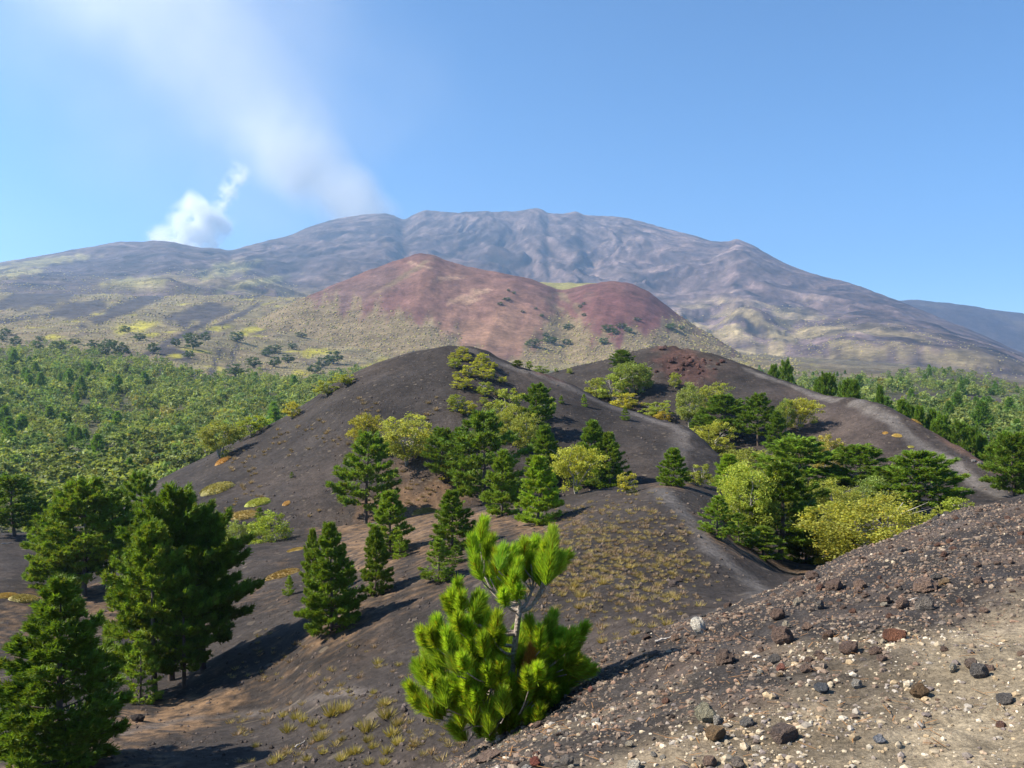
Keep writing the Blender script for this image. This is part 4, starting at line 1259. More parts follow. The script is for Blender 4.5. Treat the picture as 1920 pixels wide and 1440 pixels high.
def cushions(T, n, xs, ds, keep, name, label, size, cols, mat):
    rng = np.random.RandomState(n)
    px = xs[0] + (xs[1] - xs[0]) * rng.rand(n)
    d = np.exp(np.log(ds[0]) + (np.log(ds[1]) - np.log(ds[0])) * rng.rand(n) ** 1.0)
    x = (px - 960) / F * d
    z = T.heights(x, d)
    py = 720 - z * F / d
    k = keep(px, py, x, d, rng)
    px, d, x, z = px[k], d[k], x[k], z[k]
    m = len(x)
    protos = [dome(rng) for _ in range(5)]
    pv = np.stack([p[0] for p in protos])
    f = protos[0][1]
    s = size(d, rng, m)
    a = rng.rand(m) * 6.28
    V = pv[rng.randint(5, size=m)]
    ca, sa = np.cos(a)[:, None], np.sin(a)[:, None]
    V = np.stack([V[..., 0] * ca - V[..., 1] * sa, V[..., 0] * sa + V[..., 1] * ca, V[..., 2]], -1) * s[:, None, None]
    V[..., 2] -= 0.06 * s[:, None]
    V += np.stack([x, d, z], -1)[:, None]
    cc = np.array(cols)[rng.randint(len(cols), size=m)] * (1 + 0.15 * rng.randn(m, 1))
    me = mesh_np(name, V.reshape(-1, 3), (f[None] + (np.arange(m) * 11)[:, None, None]).reshape(-1, 3), np.repeat(np.clip(cc, 0.01, 1), 11, 0), True, mat)
    return tag(link(name, me), label, "ground cover", None, "stuff")


def _bare5(px, py):
    b = np.zeros(len(px), bool)
    for cx, cy, rx, ry, a in [(375, 588, 62, 17, 14), (240, 576, 100, 11, 22), (60, 562, 85, 16, 6), (150, 580, 60, 15, 10), (335, 632, 90, 6, 28), (430, 600, 70, 5, 28), (330, 665, 34, 13, -20)]:
        c, s = math.cos(math.radians(a)), math.sin(math.radians(a))
        u = ((px - cx) * c - (py - cy) * s) / rx
        v = ((px - cx) * s + (py - cy) * c) / ry
        b |= u * u + v * v < 0.9
    return b


BROOM = [(0.36, 0.31, 0.15), (0.41, 0.355, 0.17), (0.31, 0.25, 0.15), (0.37, 0.33, 0.13), (0.27, 0.20, 0.125), (0.42, 0.37, 0.12)]
cushions(T5, 19000, (-60, 1500), (600, 2300), lambda px, py, x, d, r: (py < FOR_TOP(px) + 4) & ~_bare5(px, py) & (pn(x * 0.02, d * 0.012, 301) + 0.5 * r.randn(len(px)) > -0.25),
         "broom_cover", "olive broom cushions covering the lower hillside of the volcano", lambda d, r, m: d * 0.00125 * (0.5 + 0.9 * r.rand(m)), BROOM, M_LEAF)


def _veg6(px, py, x, d, r):
    vl = crv(px, (380, 500), (560, 545), (640, 560), (700, 580), (800, 605), (900, 660), (940, 690), (1000, 640), (1050, 600), (1080, 600), (1120, 640), (1200, 610), (1280, 600), (1340, 625), (1400, 650), (1500, 660))
    return (py + 34 * fbm(px * 0.025, py * 0.012, 4, 95) + 9 * r.randn(len(px)) > vl + 6) & (py < 720)


cushions(T6, 13000, (400, 1480), (1080, 1750), _veg6, "broom_cover", "yellowish broom cushions creeping up the foot of the red cone", lambda d, r, m: d * 0.00125 * (0.5 + 0.9 * r.rand(m)), BROOM, M_LEAF)
cushions(T7, 15000, (-40, 1950), (1950, 4200), lambda px, py, x, d, r: ((px < 560) | (px > 1240)) & (py > crv(px, (-60, 498), (200, 512), (400, 500), (560, 535), (1240, 580), (1450, 570), (1600, 600), (1750, 630), (1950, 690)) + 10 * r.randn(len(px))) & (pn(x * 0.006 + 3, d * 0.003, 305) + 0.35 * r.randn(len(px)) > 0.0),
         "broom_cover", "broom cushions thinning out over the lower flanks of the volcano", lambda d, r, m: d * 0.0009 * (0.6 + 0.9 * r.rand(m)), BROOM, M_LEAF)

# ------------------------------------------------------------------ young pine in the foreground
YPX = lambda zx, zy: (740 + zx / 3.13, 950 + zy / 3.13)
yp0 = T1.pick(935, 1388)
YD = yp0[1]


def yp(zx, zy, off=0.0):
    """point of the young pine seen at the given place of the close-up, off metres nearer(-) or farther(+)"""
    a, b = YPX(zx, zy)
    q = P(a, b, YD)
    return np.array([q[0] * (YD + off) / YD, YD + off, q[2]])


def make_shoot(seed, dead=False):
    rng = np.random.RandomState(seed)
    n = 640
    t = rng.rand(n) ** 0.8
    a = rng.rand(n) * 6.283
    rad = np.stack([np.cos(a), np.sin(a), np.zeros(n)], -1)
    d = unit(rad * (0.62 - 0.36 * t[:, None]) + np.array([0, 0, 0.8]) + 0.10 * rng.randn(n, 3))
    p = np.stack([0 * t, 0 * t, 0.02 + 0.72 * t], -1) + rad * 0.012
    L = (0.36 + 0.12 * rng.rand(n, 1)) * (1 - 0.15 * t[:, None])
    s = unit(np.cross(d, rng.randn(n, 3))) * 0.0080
    droop = np.array([0, 0, 0.05]) * L
    mid = p + d * L * 0.55
    tip = p + d * L + droop
    V = np.stack([p - s, p + s, mid + s * 0.9, mid - s * 0.9, tip], 1).reshape(-1, 3)
    i = np.arange(n)[:, None] * 5
    Fc = np.concatenate([i + np.array([[0, 1, 2]]), i + np.array([[0, 2, 3]]), i + np.array([[3, 2, 4]])])
    c = np.array((0.300, 0.455, 0.036))[None] * (1 + 0.16 * rng.randn(n, 1))
    yl = (rng.rand(n, 1) < 0.10)
    c = np.where(yl, np.array([[0.32, 0.25, 0.02]]), c)
    if dead:
        c = np.array((0.40, 0.20, 0.05))[None] * (1 + 0.2 * rng.randn(n, 1))
    return mesh_np("needle_tuft", V, Fc, np.repeat(np.clip(c, 0.01, 1), 5, 0), False, M_YOUNG)


SHOOTS = [make_shoot(300 + i) for i in range(6)]
DEADSHOOT = make_shoot(320, True)
ypine = bpy.data.objects.new("young_pine", None)
COL.objects.link(ypine)
ypine.location = yp0
tag(ypine, "bright green young pine with forked top at the edge of the stony slope", "pine tree")
ypine_loc = np.array(yp0)


def ylink(name, V, Fc, mat, parent):
    me = mesh_np(name, np.asarray(V) - ypine_loc, Fc, None, True, mat)
    return link(name, me, parent)


trunk_pts = [yp0 + np.array([0, 0, -0.06]), yp(645, 1240, 0.02), yp(668, 1080, 0.0), yp(690, 950, 0.0), yp(700, 860, 0.0), yp(712, 760, 0), yp(722, 680, 0.0), yp(732, 612, 0.0), yp(735, 560, 0)]
V, Fc = tube([(trunk_pts, [0.042, 0.038, 0.035, 0.031, 0.029, 0.027, 0.026, 0.025, 0.016])], 10)
ylink("trunk", V, Fc, M_YBARK, ypine)
TRK = np.array(trunk_pts)

UP = {  # arm path, then tips (tip, base) in close-up coordinates, depth
    0: ([(735, 610), (690, 606), (640, 565), (570, 500), (530, 420), (505, 330)], [((525, 88), (500, 230)), ((452, 170), (478, 320)), ((560, 205), (525, 320)), ((470, 300), (515, 420)), ((600, 330), (560, 430)), ((575, 440), (560, 520)), ((520, 380), (540, 470)), ((500, 210), (500, 330)), ((540, 260), (520, 380)), ((625, 430), (600, 525))]),
    1: ([(735, 610), (735, 560), (715, 490), (690, 420), (655, 350)], [((640, 225), (610, 350)), ((695, 245), (640, 370)), ((720, 320), (700, 440)), ((640, 470), (650, 560)), ((690, 480), (690, 560)), ((600, 290), (600, 400)), ((670, 390), (670, 480)), ((700, 390), (690, 480)), ((730, 430), (715, 520))]),
    2: ([(735, 612), (775, 570), (805, 510), (815, 450), (800, 360)], [((760, 232), (750, 370)), ((825, 240), (800, 370)), ((735, 290), (735, 420)), ((800, 350), (790, 460)), ((860, 330), (840, 440)), ((770, 380), (760, 480)), ((710, 345), (720, 450)), ((780, 280), (770, 400)), ((830, 390), (810, 480))]),
    3: ([(735, 614), (790, 595), (835, 545), (858, 480), (880, 400), (905, 300)], [((930, 85), (912, 250)), ((935, 170), (910, 310)), ((885, 210), (890, 330)), ((985, 270), (930, 400)), ((870, 300), (870, 420)), ((960, 330), (905, 430)), ((905, 340), (890, 440)), ((1000, 320), (925, 400)), ((850, 400), (855, 490)), ((920, 240), (905, 360))]),
}
LOW = [((370, 455), (370, 570)), ((335, 510), (365, 620)), ((390, 500), (390, 610)), ((310, 560), (360, 660)), ((510, 510), (450, 620)), ((480, 560), (430, 660)), ((370, 590), (385, 700)), ((430, 640), (450, 740)), ((250, 650), (270, 770)), ((210, 690), (250, 800)),
       ((155, 720), (200, 830)), ((180, 790), (240, 870)), ((310, 690), (330, 790)), ((280, 740), (310, 840)), ((490, 650), (500, 760)), ((600, 600), (580, 720)), ((560, 650), (555, 760)), ((660, 620), (645, 740)), ((620, 680), (610, 790)), ((520, 720), (530, 820)),
       ((400, 760), (420, 850)), ((340, 800), (370, 890)), ((450, 800), (470, 890)), ((580, 790), (580, 890)), ((650, 790), (640, 890)), ((620, 870), (620, 960)), ((540, 850), (550, 940)), ((790, 680), (800, 790)), ((850, 700), (850, 800)), ((760, 740), (770, 830)), ((900, 780), (900, 880)),
       ((1045, 705), (1000, 820)), ((1110, 760), (1040, 850)), ((960, 760), (950, 870)), ((1000, 780), (970, 880)), ((1090, 895), (1010, 950)), ((1130, 940), (1040, 985)), ((1060, 850), (990, 920)), ((880, 880), (880, 970)), ((840, 860), (835, 950)), ((950, 900), (930, 990)), ((780, 880), (785, 960)),
       ((190, 930), (205, 1045)), ((145, 965), (185, 1070)), ((235, 960), (240, 1060)), ((105, 1050), (165, 1130)), ((130, 1110), (190, 1180)), ((290, 1030), (310, 1120)), ((340, 1020), (340, 1115)), ((400, 1035), (390, 1125)), ((180, 1110), (240, 1185)), ((270, 1120), (300, 1205)), ((230, 1170), (290, 1240)), ((340, 1120), (360, 1200)),
       ((520, 955), (530, 1060)), ((580, 980), (565, 1080)), ((480, 1010), (495, 1100)), ((420, 960), (440, 1050)), ((340, 930), (370, 1010)), ((680, 1000), (680, 1095)), ((640, 1000), (640, 1095)), ((750, 1050), (745, 1140)), ((820, 1005), (820, 1105)), ((870, 1030), (860, 1120)), ((920, 1000), (900, 1095)), ((780, 990), (780, 1080)),
       ((500, 1135), (520, 1220)), ((550, 1155), (555, 1245)), ((450, 1110), (470, 1200)), ((640, 1135), (630, 1225)), ((590, 1120), (590, 1210)), ((720, 1130), (715, 1225)), ((850, 1120), (840, 1210)), ((790, 1150), (790, 1240)), ((900, 1130), (885, 1215)), ((700, 1225), (675, 1305)), ((380, 1180), (400, 1265)),
       ((990, 1065), (1000, 1190)), ((950, 1120), (985, 1215)), ((1085, 1135), (1015, 1220)), ((1105, 1180), (1025, 1240)), ((1030, 1110), (1010, 1210)), ((930, 1190), (970, 1250)), ((780, 1205), (770, 1295)), ((840, 1220), (820, 1295)), ((560, 1250), (565, 1330)), ((620, 1270), (620, 1340)), ((430, 1270), (450, 1335)), ((380, 1290), (430, 1345)), ((500, 1290), (510, 1345)), ((730, 1270), (720, 1335))]
rngy = np.random.RandomState(9)


def add_tuft(parent, b, t, k=1.0, mesh=None):
    ax = t - b
    L = np.linalg.norm(ax)
    o = link("needle_tuft", mesh or SHOOTS[rngy.randint(6)], parent)
    o.location = b - ypine_loc
    q = Vector(ax).to_track_quat('Z', 'Y')
    o.rotation_mode = 'QUATERNION'
    o.rotation_quaternion = q
    w = max(L, 0.26) * k
    o.scale = (w * 1.22, w * 1.22, max(L, 0.25) * 1.05)
    j = 1 + 0.13 * rngy.randn()
    o.color = (j * (1 + 0.06 * rngy.randn()), j, j, 1)
    return o


def path_to(a, b, sag=0.12, n=5):
    t = np.linspace(0, 1, n)[:, None]
    p = a * (1 - t) + b * t
    p[:, 2] -= (sag * np.linalg.norm(b - a) * 4 * t * (1 - t))[:, 0]
    return p


for k, (arm, tips) in UP.items():
    off = {0: 0.10, 1: -0.12, 2: 0.16, 3: -0.05}[k]
    ap = np.array([yp(*q, off * i / (len(arm) - 1)) for i, q in enumerate(arm)])
    rad = np.linspace(0.022 if k in (0, 3) else 0.016, 0.007, len(arm))
    tubes = [(ap, rad)]
    ends = []
    for (tp_, bs) in tips:
        o_ = off + 0.13 * rngy.randn()
        b = yp(*bs, o_)
        t = yp(*tp_, o_ + 0.06 * rngy.randn())
        j = int(np.argmin(np.linalg.norm(ap - (b - [0, 0, 0.05]), axis=1)))
        tubes.append((path_to(ap[max(j - 1, 1)], b, 0.06, 4), np.linspace(0.009, 0.005, 4)))
        ends.append((b, t))
    V, Fc = tube(tubes, 6)
    br = ylink("branch", V, Fc, M_YBARK, ypine)
    for b, t in ends:
        add_tuft(br, b, b + (t - b) * 0.88)

# lower boughs: shoots grouped by side and height, each group one branch
ends = []
for (tp_, bs) in LOW:
    if abs(bs[0] - 712) < 75 and bs[1] < 900:
        continue
    edge = math.hypot((bs[0] - 620) / 480, (bs[1] - 1000) / 380)
    o_ = -0.55 * max(0.0, 1 - edge) * rngy.rand() + 0.16 * rngy.randn() - 0.05
    b = yp(*bs, o_)
    t = yp(*tp_, o_ - 0.05 + 0.06 * rngy.randn())
    ends.append((b, t))
for i in range(150):      # the far side and the inside of the crown
    a, r = rngy.rand() * 6.28, rngy.rand() ** 0.5
    zx, zy = 620 + 410 * r * math.cos(a), 1020 + 290 * r * math.sin(a)
    if zy < 930 and abs(zx - 715) < 150:
        continue
    o_ = (0.15 + 0.75 * rngy.rand() * (1 - 0.5 * r)) if i % 2 else (-0.45 * rngy.rand() * (1 - r))
    b = yp(zx, zy, o_)
    b[2] = max(b[2], T1.height(b[0], b[1]) + 0.05)
    out = unit(b - TRK[3])
    ends.append((b, b + unit(out * 0.5 + np.array([0, 0.1, 0.9]) + 0.2 * rngy.randn(3)) * (0.20 + 0.08 * rngy.rand())))
groups = {}
for b, t in ends:
    ztr = b[2] - 0.10 - 0.22 * np.hypot(b[0] - TRK[3][0], b[1] - TRK[3][1])
    ztr = min(max(ztr, TRK[1][2]), TRK[6][2])
    org = np.array([np.interp(ztr, TRK[:, 2], TRK[:, 0]), np.interp(ztr, TRK[:, 2], TRK[:, 1]), ztr])
    az = math.atan2(b[1] - org[1], b[0] - org[0])
    groups.setdefault((int((az + math.pi) / 6.2832 * 7) % 7, int((ztr - TRK[0][2]) / 0.24)), []).append((b, t, org))
for key, lst in groups.items():
    org = np.mean([q[2] for q in lst], 0)
    cen = np.mean([q[0] for q in lst], 0)
    main = path_to(org, org * 0.25 + cen * 0.75 - np.array([0, 0, 0.03]), 0.10, 5)
    tubes = [(main, np.linspace(0.018, 0.009, 5))]
    for b, t, _ in lst:
        j = int(np.argmin(np.linalg.norm(main[1:] - b, axis=1))) + 1
        tubes.append((path_to(main[max(1, j - 1)], b, 0.08, 4), np.linspace(0.009, 0.0045, 4)))
    V, Fc = tube(tubes, 6)
    br = ylink("branch", V, Fc, M_YBARK, ypine)
    for b, t, _ in lst:
        add_tuft(br, b, t)
tag(add_tuft(br, yp(790, 930, -0.2), yp(800, 830, -0.2), 0.8, DEADSHOOT), "dried orange needle tuft")
tag(add_tuft(br, yp(770, 990, -0.2), yp(775, 920, -0.2), 0.7, DEADSHOOT), "dried orange needle tuft")

# ------------------------------------------------------------------ rocks and gravel on the stony slope
def ico(sub):
    import bmesh
    bm = bmesh.new()
    bmesh.ops.create_icosphere(bm, subdivisions=sub, radius=1.0)
    V = np.array([v.co[:] for v in bm.verts])
    Fc = np.array([[v.index for v in f.verts] for f in bm.faces])
    bm.free()
    return V, Fc


def n3(V, f, s):
    return (pn(V[:, 0] * f, V[:, 1] * f, s) + pn(V[:, 1] * f, V[:, 2] * f, s + 1) + pn(V[:, 2] * f, V[:, 0] * f, s + 2)) / 2.0


def rock_shape(sub, seed, rough=1.0):
    V, Fc = ico(sub)
    rng = np.random.RandomState(seed)
    r = 1 + rough * (0.30 * n3(V, 1.2, seed) + 0.16 * n3(V, 2.7, seed + 5) + 0.10 * n3(V, 6.0, seed + 9))
    V = V * r[:, None]
    for k in range(4):                       # a few broken faces
        nrm = unit(rng.randn(3))
        d = V @ nrm
        lim = 0.62 + 0.2 * rng.rand()
        V = V - np.outer(np.maximum(d - lim, 0) * 0.85, nrm)
    return V, Fc


ROCKV = [rock_shape(3, 400 + 7 * i, 1.0) for i in range(9)]
ROCKS = [mesh_np("rock", V, Fc, np.ones((len(V), 3)), False, M_ROCK) for V, Fc in ROCKV]
rngr = np.random.RandomState(44)
BRN, DBR, GRY, CRM, OCH, RED, LGR, DGR = (0.25, 0.17, 0.13), (0.19, 0.128, 0.10), (0.22, 0.19, 0.165), (0.48, 0.41, 0.31), (0.29, 0.20, 0.12), (0.26, 0.085, 0.06), (0.36, 0.33, 0.29), (0.15, 0.135, 0.125)


def rock(T, p, w, h, depth, col, label, group=None, mesh=None, sink=0.3, rotz=None, cat="rock"):
    o = link("rock", ROCKS[rngr.randint(9) if mesh is None else mesh])
    n = T.normal(p[0], p[1], max(0.1, w))
    q = Vector((0, 0, 1)).rotation_difference(n)
    o.rotation_mode = 'QUATERNION'
    from mathutils import Quaternion
    o.rotation_quaternion = q @ Quaternion((0, 0, 1), rngr.rand() * 6.28 if rotz is None else rotz)
    o.location = (p[0], p[1], p[2] + h * (0.5 - sink))
    o.scale = (w * 0.5, depth * 0.5, h * 0.5)
    o.color = (col[0] * 1.4, col[1] * 1.4, col[2] * 1.38, 1)
    tag(o, label, cat, group)
    return o


GR_ = "rocks on the stony slope"
NAMED = [
    (1309, 1188, 27, 36, (0.80, 0.73, 0.62), "upright white pointed stone on the edge of the slope"),
    (1523, 1086, 24, 16, DBR, "brown rock on the slope edge below the golden birch"),
    (1565, 1106, 32, 22, DBR, "dark brown lump of scoria a step inside the slope edge"),
    (1612, 1104, 28, 20, BRN, "brown scoria lump beside the dark brown lump near the edge"),
    (1692, 1038, 18, 13, DGR, "dark round stone close to the upper slope edge"),
    (1731, 1108, 48, 26, BRN, "wide brown scoria block with a lighter top on the upper slope"),
    (1771, 1096, 22, 13, OCH, "ochre flat stone next to the wide brown scoria block"),
    (1658, 1130, 22, 16, BRN, "brown stone with a pale chip in front of it"),
    (1657, 1136, 14, 8, CRM, "pale flat chip in front of a brown stone"),
    (1692, 1140, 28, 20, BRN, "hollow brown rock beside the rounded grey boulder"),
    (1735, 1144, 34, 26, GRY, "rounded grey boulder under the wide brown block"),
    (1496, 1134, 18, 14, CRM, "cream stone on the black ash beside a grey one"),
    (1538, 1141, 19, 16, GRY, "smooth grey stone on the black ash beside a cream one"),
    (1457, 1160, 28, 22, DBR, "dark brown angular rock above the hollowed rock"),
    (1677, 1200, 44, 24, (0.22, 0.098, 0.058), "rust-red long rock at the border of the pale gravel"),
    (1473, 1178, 18, 15, CRM, "cream stone resting above the hollowed brown rock"),
    (1466, 1208, 42, 36, DBR, "large hollowed brown rock with dry needles at its foot"),
    (1513, 1182, 22, 16, BRN, "brown stone uphill of the large hollowed rock"),
    (1357, 1246, 40, 30, (0.17, 0.12, 0.095), "light brown rock heap top below the white pointed stone"),
    (1590, 1224, 36, 24, DBR, "dark brown rock with cream pebbles before it"),
    (1465, 1258, 18, 15, (0.36, 0.16, 0.12), "pinkish red stone above an ochre one"),
    (1462, 1268, 13, 9, OCH, "little ochre stone just below the pinkish red one"),
    (1511, 1260, 24, 18, BRN, "brown stone between the pinkish stone and the pale gravel"),
    (1835, 1270, 36, 28, DGR, "dark grey rounded boulder on the pale gravel"),
    (1822, 1252, 24, 20, (0.19, 0.14, 0.11), "brown block touching the dark grey rounded boulder"),
    (1787, 1258, 18, 15, CRM, "cream stone beside the brown block on the pale gravel"),
    (1540, 1296, 26, 18, (0.12, 0.125, 0.135), "blue-grey stone in the middle of the cream gravel"),
    (1606, 1290, 22, 18, LGR, "light grey rounded stone among the cream gravel"),
    (1723, 1306, 36, 26, (0.20, 0.13, 0.075), "ochre-stained brown rock on the pale gravel"),
    (1321, 1352, 40, 36, (0.30, 0.275, 0.195), "big pale lichen-grey rough stone amid the cream gravel"),
    (1344, 1358, 20, 17, LGR, "light grey stone touching the big lichen-grey one"),
    (1400, 1362, 26, 20, (0.22, 0.20, 0.18), "grey angular stone between the lichen-grey stone and the dark lump"),
    (1471, 1390, 50, 32, (0.17, 0.125, 0.105), "largest dark brown scoria lump on the pale gravel"),
    (1342, 1384, 38, 22, (0.25, 0.165, 0.09), "ochre-brown slab below the big lichen-grey stone"),
    (1648, 1392, 22, 15, (0.24, 0.25, 0.28), "blue-grey chip with a white edge on the pale path"),
    (1883, 1316, 30, 18, DGR, "dark crumbly stone on the bare pale path"),
    (1330, 1436, 30, 20, BRN, "brown stone at the lower rim of the cream gravel"),
    (1382, 1436, 26, 18, (0.24, 0.20, 0.17), "greyish stone beside the brown one at the lower rim"),
    (1188, 1440, 28, 16, (0.62, 0.56, 0.46), "white block at the lower rim of the black gravel"),
    (1003, 1436, 24, 18, RED, "dark red stone below the young pine"),
    (783, 1436, 28, 14, (0.55, 0.47, 0.36), "cream flat stone downhill of the young pine"),
    (913, 1426, 54, 18, BRN, "long flat brown stone in front of the young pine"),
    (1062, 1436, 28, 22, GRY, "grey stone beside the dark red one below the young pine"),
    (1110, 1258, 12, 10, (0.5, 0.3, 0.24), "pinkish pebble beside the shaded side of the young pine"),
    (1108, 1298, 12, 13, (0.38, 0.18, 0.14), "reddish pebble in front of the young pine's shadow"),
]
occ = []
for px, pyb, w, h, col, lab in NAMED:
    p = T1.pick(px, pyb)
    k = p[1] / F
    rock(T1, p, w * k, h * k * 1.15, w * k * (0.7 + 0.3 * rngr.rand()), col, lab, GR_, sink=0.18, rotz=rngr.randn() * 0.4)
    occ.append((p[0], p[1], w * k))
n_ind = 0
while n_ind < 235:
    px = 760 + 1220 * rngr.rand()
    d = math.sqrt(3.6 ** 2 + (12.6 ** 2 - 3.6 ** 2) * rngr.rand())
    x = (px - 960) / F * d
    z = T1.height(x, d)
    py = 720 - z * F / d
    if py > 1450 or py < crv(np.array([px]), *[(c[0], c[1]) for c in crest])[0] - 2 or d > np.interp(px, [c[0] for c in crest], [c[2] for c in crest]) * 1.01:
        continue
    bare = py > 1190 and px > 1700
    if bare and rngr.rand() < 0.75:
        continue
    w = (0.045 + 0.06 * rngr.rand() ** 2) * (1.0 if py < 1250 else 0.72)
    if any((x - a) ** 2 + (d - b) ** 2 < (0.6 * (w + c)) ** 2 for a, b, c in occ):
        continue
    occ.append((x, d, w))
    pale = py > 1240 + 0.25 * (1500 - px if px < 1500 else 0)
    if pale and rngr.rand() < 0.6:
        col, lab = (CRM, LGR, OCH, (0.4, 0.36, 0.3))[rngr.randint(4)], "small pale stone lying in the cream gravel of the slope"
    else:
        col, lab = (BRN, DBR, BRN, (0.17, 0.115, 0.09), DGR, (0.20, 0.11, 0.08))[rngr.randint(6)], "small brown scoria stone strewn over the dark upper slope" if not pale else "small brown scoria stone lying in the cream gravel"
    rock(T1, np.array([x, d, z]), w, w * (0.5 + 0.35 * rngr.rand()), w * (0.65 + 0.4 * rngr.rand()), tuple(np.array(col) * (0.8 + 0.4 * rngr.rand())), lab, GR_, sink=0.22)
    n_ind += 1


def scatter_stones(n, seed, sub, smin, smax, name, label, palefn, mat):
    rng = np.random.RandomState(seed)
    px = 520 + 1800 * rng.rand(n)
    d = np.sqrt(3.3 ** 2 + (12.9 ** 2 - 3.3 ** 2) * rng.rand(n))
    x = (px - 960) / F * d
    z = T1.heights(x, d)
    py = 720 - z * F / d
    dcr = np.interp(px, [c[0] for c in crest], [c[2] for c in crest])
    ok = (d < dcr * 1.06) & (py < 1480)
    dens = 0.55 + 0.55 * fbm(x * 1.6, d * 1.6, 3, 401)
    pale = palefn(px, py, x, d)
    bare = (1 - sstep(0.6, 1.2, np.hypot((px - 1900) / 210, (py - 1240) / 90))) + (1 - sstep(0.6, 1.2, np.hypot((px - 1800) / 260, (py - 1405) / 62)))
    ok &= rng.rand(n) < np.clip(dens + 0.25 * pale, 0.08, 1) * (1 - 0.72 * np.clip(bare, 0, 1))
    x, d, z, pale = x[ok], d[ok], z[ok], pale[ok]
    m = len(x)
    sh = [rock_shape(sub, 500 + 3 * i, 0.9) for i in range(7)]
    pv = np.stack([s[0] for s in sh])
    f = sh[0][1]
    nv = pv.shape[1]
    s = smin * (smax / smin) ** (rng.rand(m) ** 1.7) * 0.5
    V = pv[rng.randint(7, size=m)] * (s[:, None] * (1 + 0.22 * rng.randn(m, 3)))[:, None, :] * np.array([1, 1, 0.72])
    a = rng.rand(m) * 6.28
    ca, sa = np.cos(a)[:, None], np.sin(a)[:, None]
    V = np.stack([V[..., 0] * ca - V[..., 1] * sa, V[..., 0] * sa + V[..., 1] * ca, V[..., 2]], -1)
    V += np.stack([x, d, z + s * 0.12], -1)[:, None]
    pal = np.array([(0.44, 0.36, 0.25), (0.38, 0.31, 0.215), (0.33, 0.29, 0.24), (0.36, 0.27, 0.165), (0.24, 0.20, 0.17), (0.30, 0.22, 0.15), (0.5, 0.43, 0.33), (0.16, 0.13, 0.115)])
    drk = np.array([(0.165, 0.122, 0.092), (0.14, 0.105, 0.080), (0.18, 0.13, 0.096), (0.10, 0.083, 0.070), (0.13, 0.100, 0.080), (0.205, 0.132, 0.092), (0.07, 0.060, 0.054), (0.24, 0.185, 0.135)])
    isp = rng.rand(m) < pale * 0.92 + 0.03
    c = np.where(isp[:, None], pal[rng.randint(8, size=m)], drk[rng.randint(8, size=m)]) * (1 + 0.15 * rng.randn(m, 1))
    me = mesh_np(name, V.reshape(-1, 3), (f[None] + (np.arange(m) * nv)[:, None, None]).reshape(-1, 3), np.repeat(np.clip(c, 0.02, 0.85), nv, 0), False, mat)
    return tag(link(name, me), label, "gravel", None, "stuff")


def palefn(px, py, x, d):
    return sstep(1190, 1330, py - 0.42 * (1500 - np.clip(px, 900, 1920)) * (px < 1500) + 0.10 * (px - 1500) * (px > 1500) + 90 * fbm(x * 0.7, d * 0.7, 3, 21))


scatter_stones(27000, 71, 1, 0.020, 0.062, "loose_stones", "loose fist-sized scoria and pumice stones over the slope", palefn, M_STONE)
scatter_stones(52000, 72, 1, 0.009, 0.028, "gravel", "fine volcanic gravel covering the stony slope", palefn, M_STONE)

# fallen pine needles on the gravel
rn = np.random.RandomState(3)
n = 640
px = 800 + 1100 * rn.rand(n)
d = 4 + 6 * rn.rand(n)
x = (px - 960) / F * d
z = T1.heights(x, d) + 0.012
a = rn.rand(n) * 6.28
L = 0.05 + 0.06 * rn.rand(n)
dv = np.stack([np.cos(a) * L, np.sin(a) * L, 0.012 * rn.randn(n)], -1)
sv = np.stack([-np.sin(a), np.cos(a), 0 * a], -1) * 0.0028
p0 = np.stack([x, d, z], -1)
V = np.stack([p0 - sv, p0 + sv, p0 + dv + sv, p0 + dv - sv], 1).reshape(-1, 3)
me = mesh_np("fallen_needles", V, np.arange(n * 4).reshape(-1, 4), np.ones((n * 4, 3)) * np.array([0.36, 0.19, 0.075]), False, M_DRY)
tag(link("fallen_needles", me), "dry orange pine needles lying on the gravel", "pine needles", None, "stuff")


def stick(T, px0, py0, px1, py1, r, label):
    a, b = T.pick(px0, py0), T.pick(px1, py1)
    t = np.linspace(0, 1, 6)[:, None]
    pts = a * (1 - t) + b * t + np.array([0, 0, r * 1.2])
    pts[1:-1] += rngr.randn(4, 3) * r * 0.5
    V, Fc = tube([(pts, np.linspace(r, r * 0.45, 6))], 6)
    me = mesh_np("dead_stick", V - a, Fc, None, True, M_WOOD)
    tag(link("dead_stick", me, None, a), label, "stick")


stick(T1, 1228, 1206, 1258, 1197, 0.014, "bleached stick on the slope edge near the white pointed stone")
stick(T1, 1700, 1128, 1722, 1124, 0.008, "short orange-brown stick beside the rounded grey boulder")
stick(T2, 553, 1404, 572, 1390, 0.03, "bleached stick among the grass tufts below the footpath")
stick(T2, 688, 984, 716, 980, 0.05, "pale fallen branch lying in shade by the layered pine")
stick(T2, 2, 1021, 24, 1019, 0.06, "pale fallen log on the ash terrace beside the dark pine")

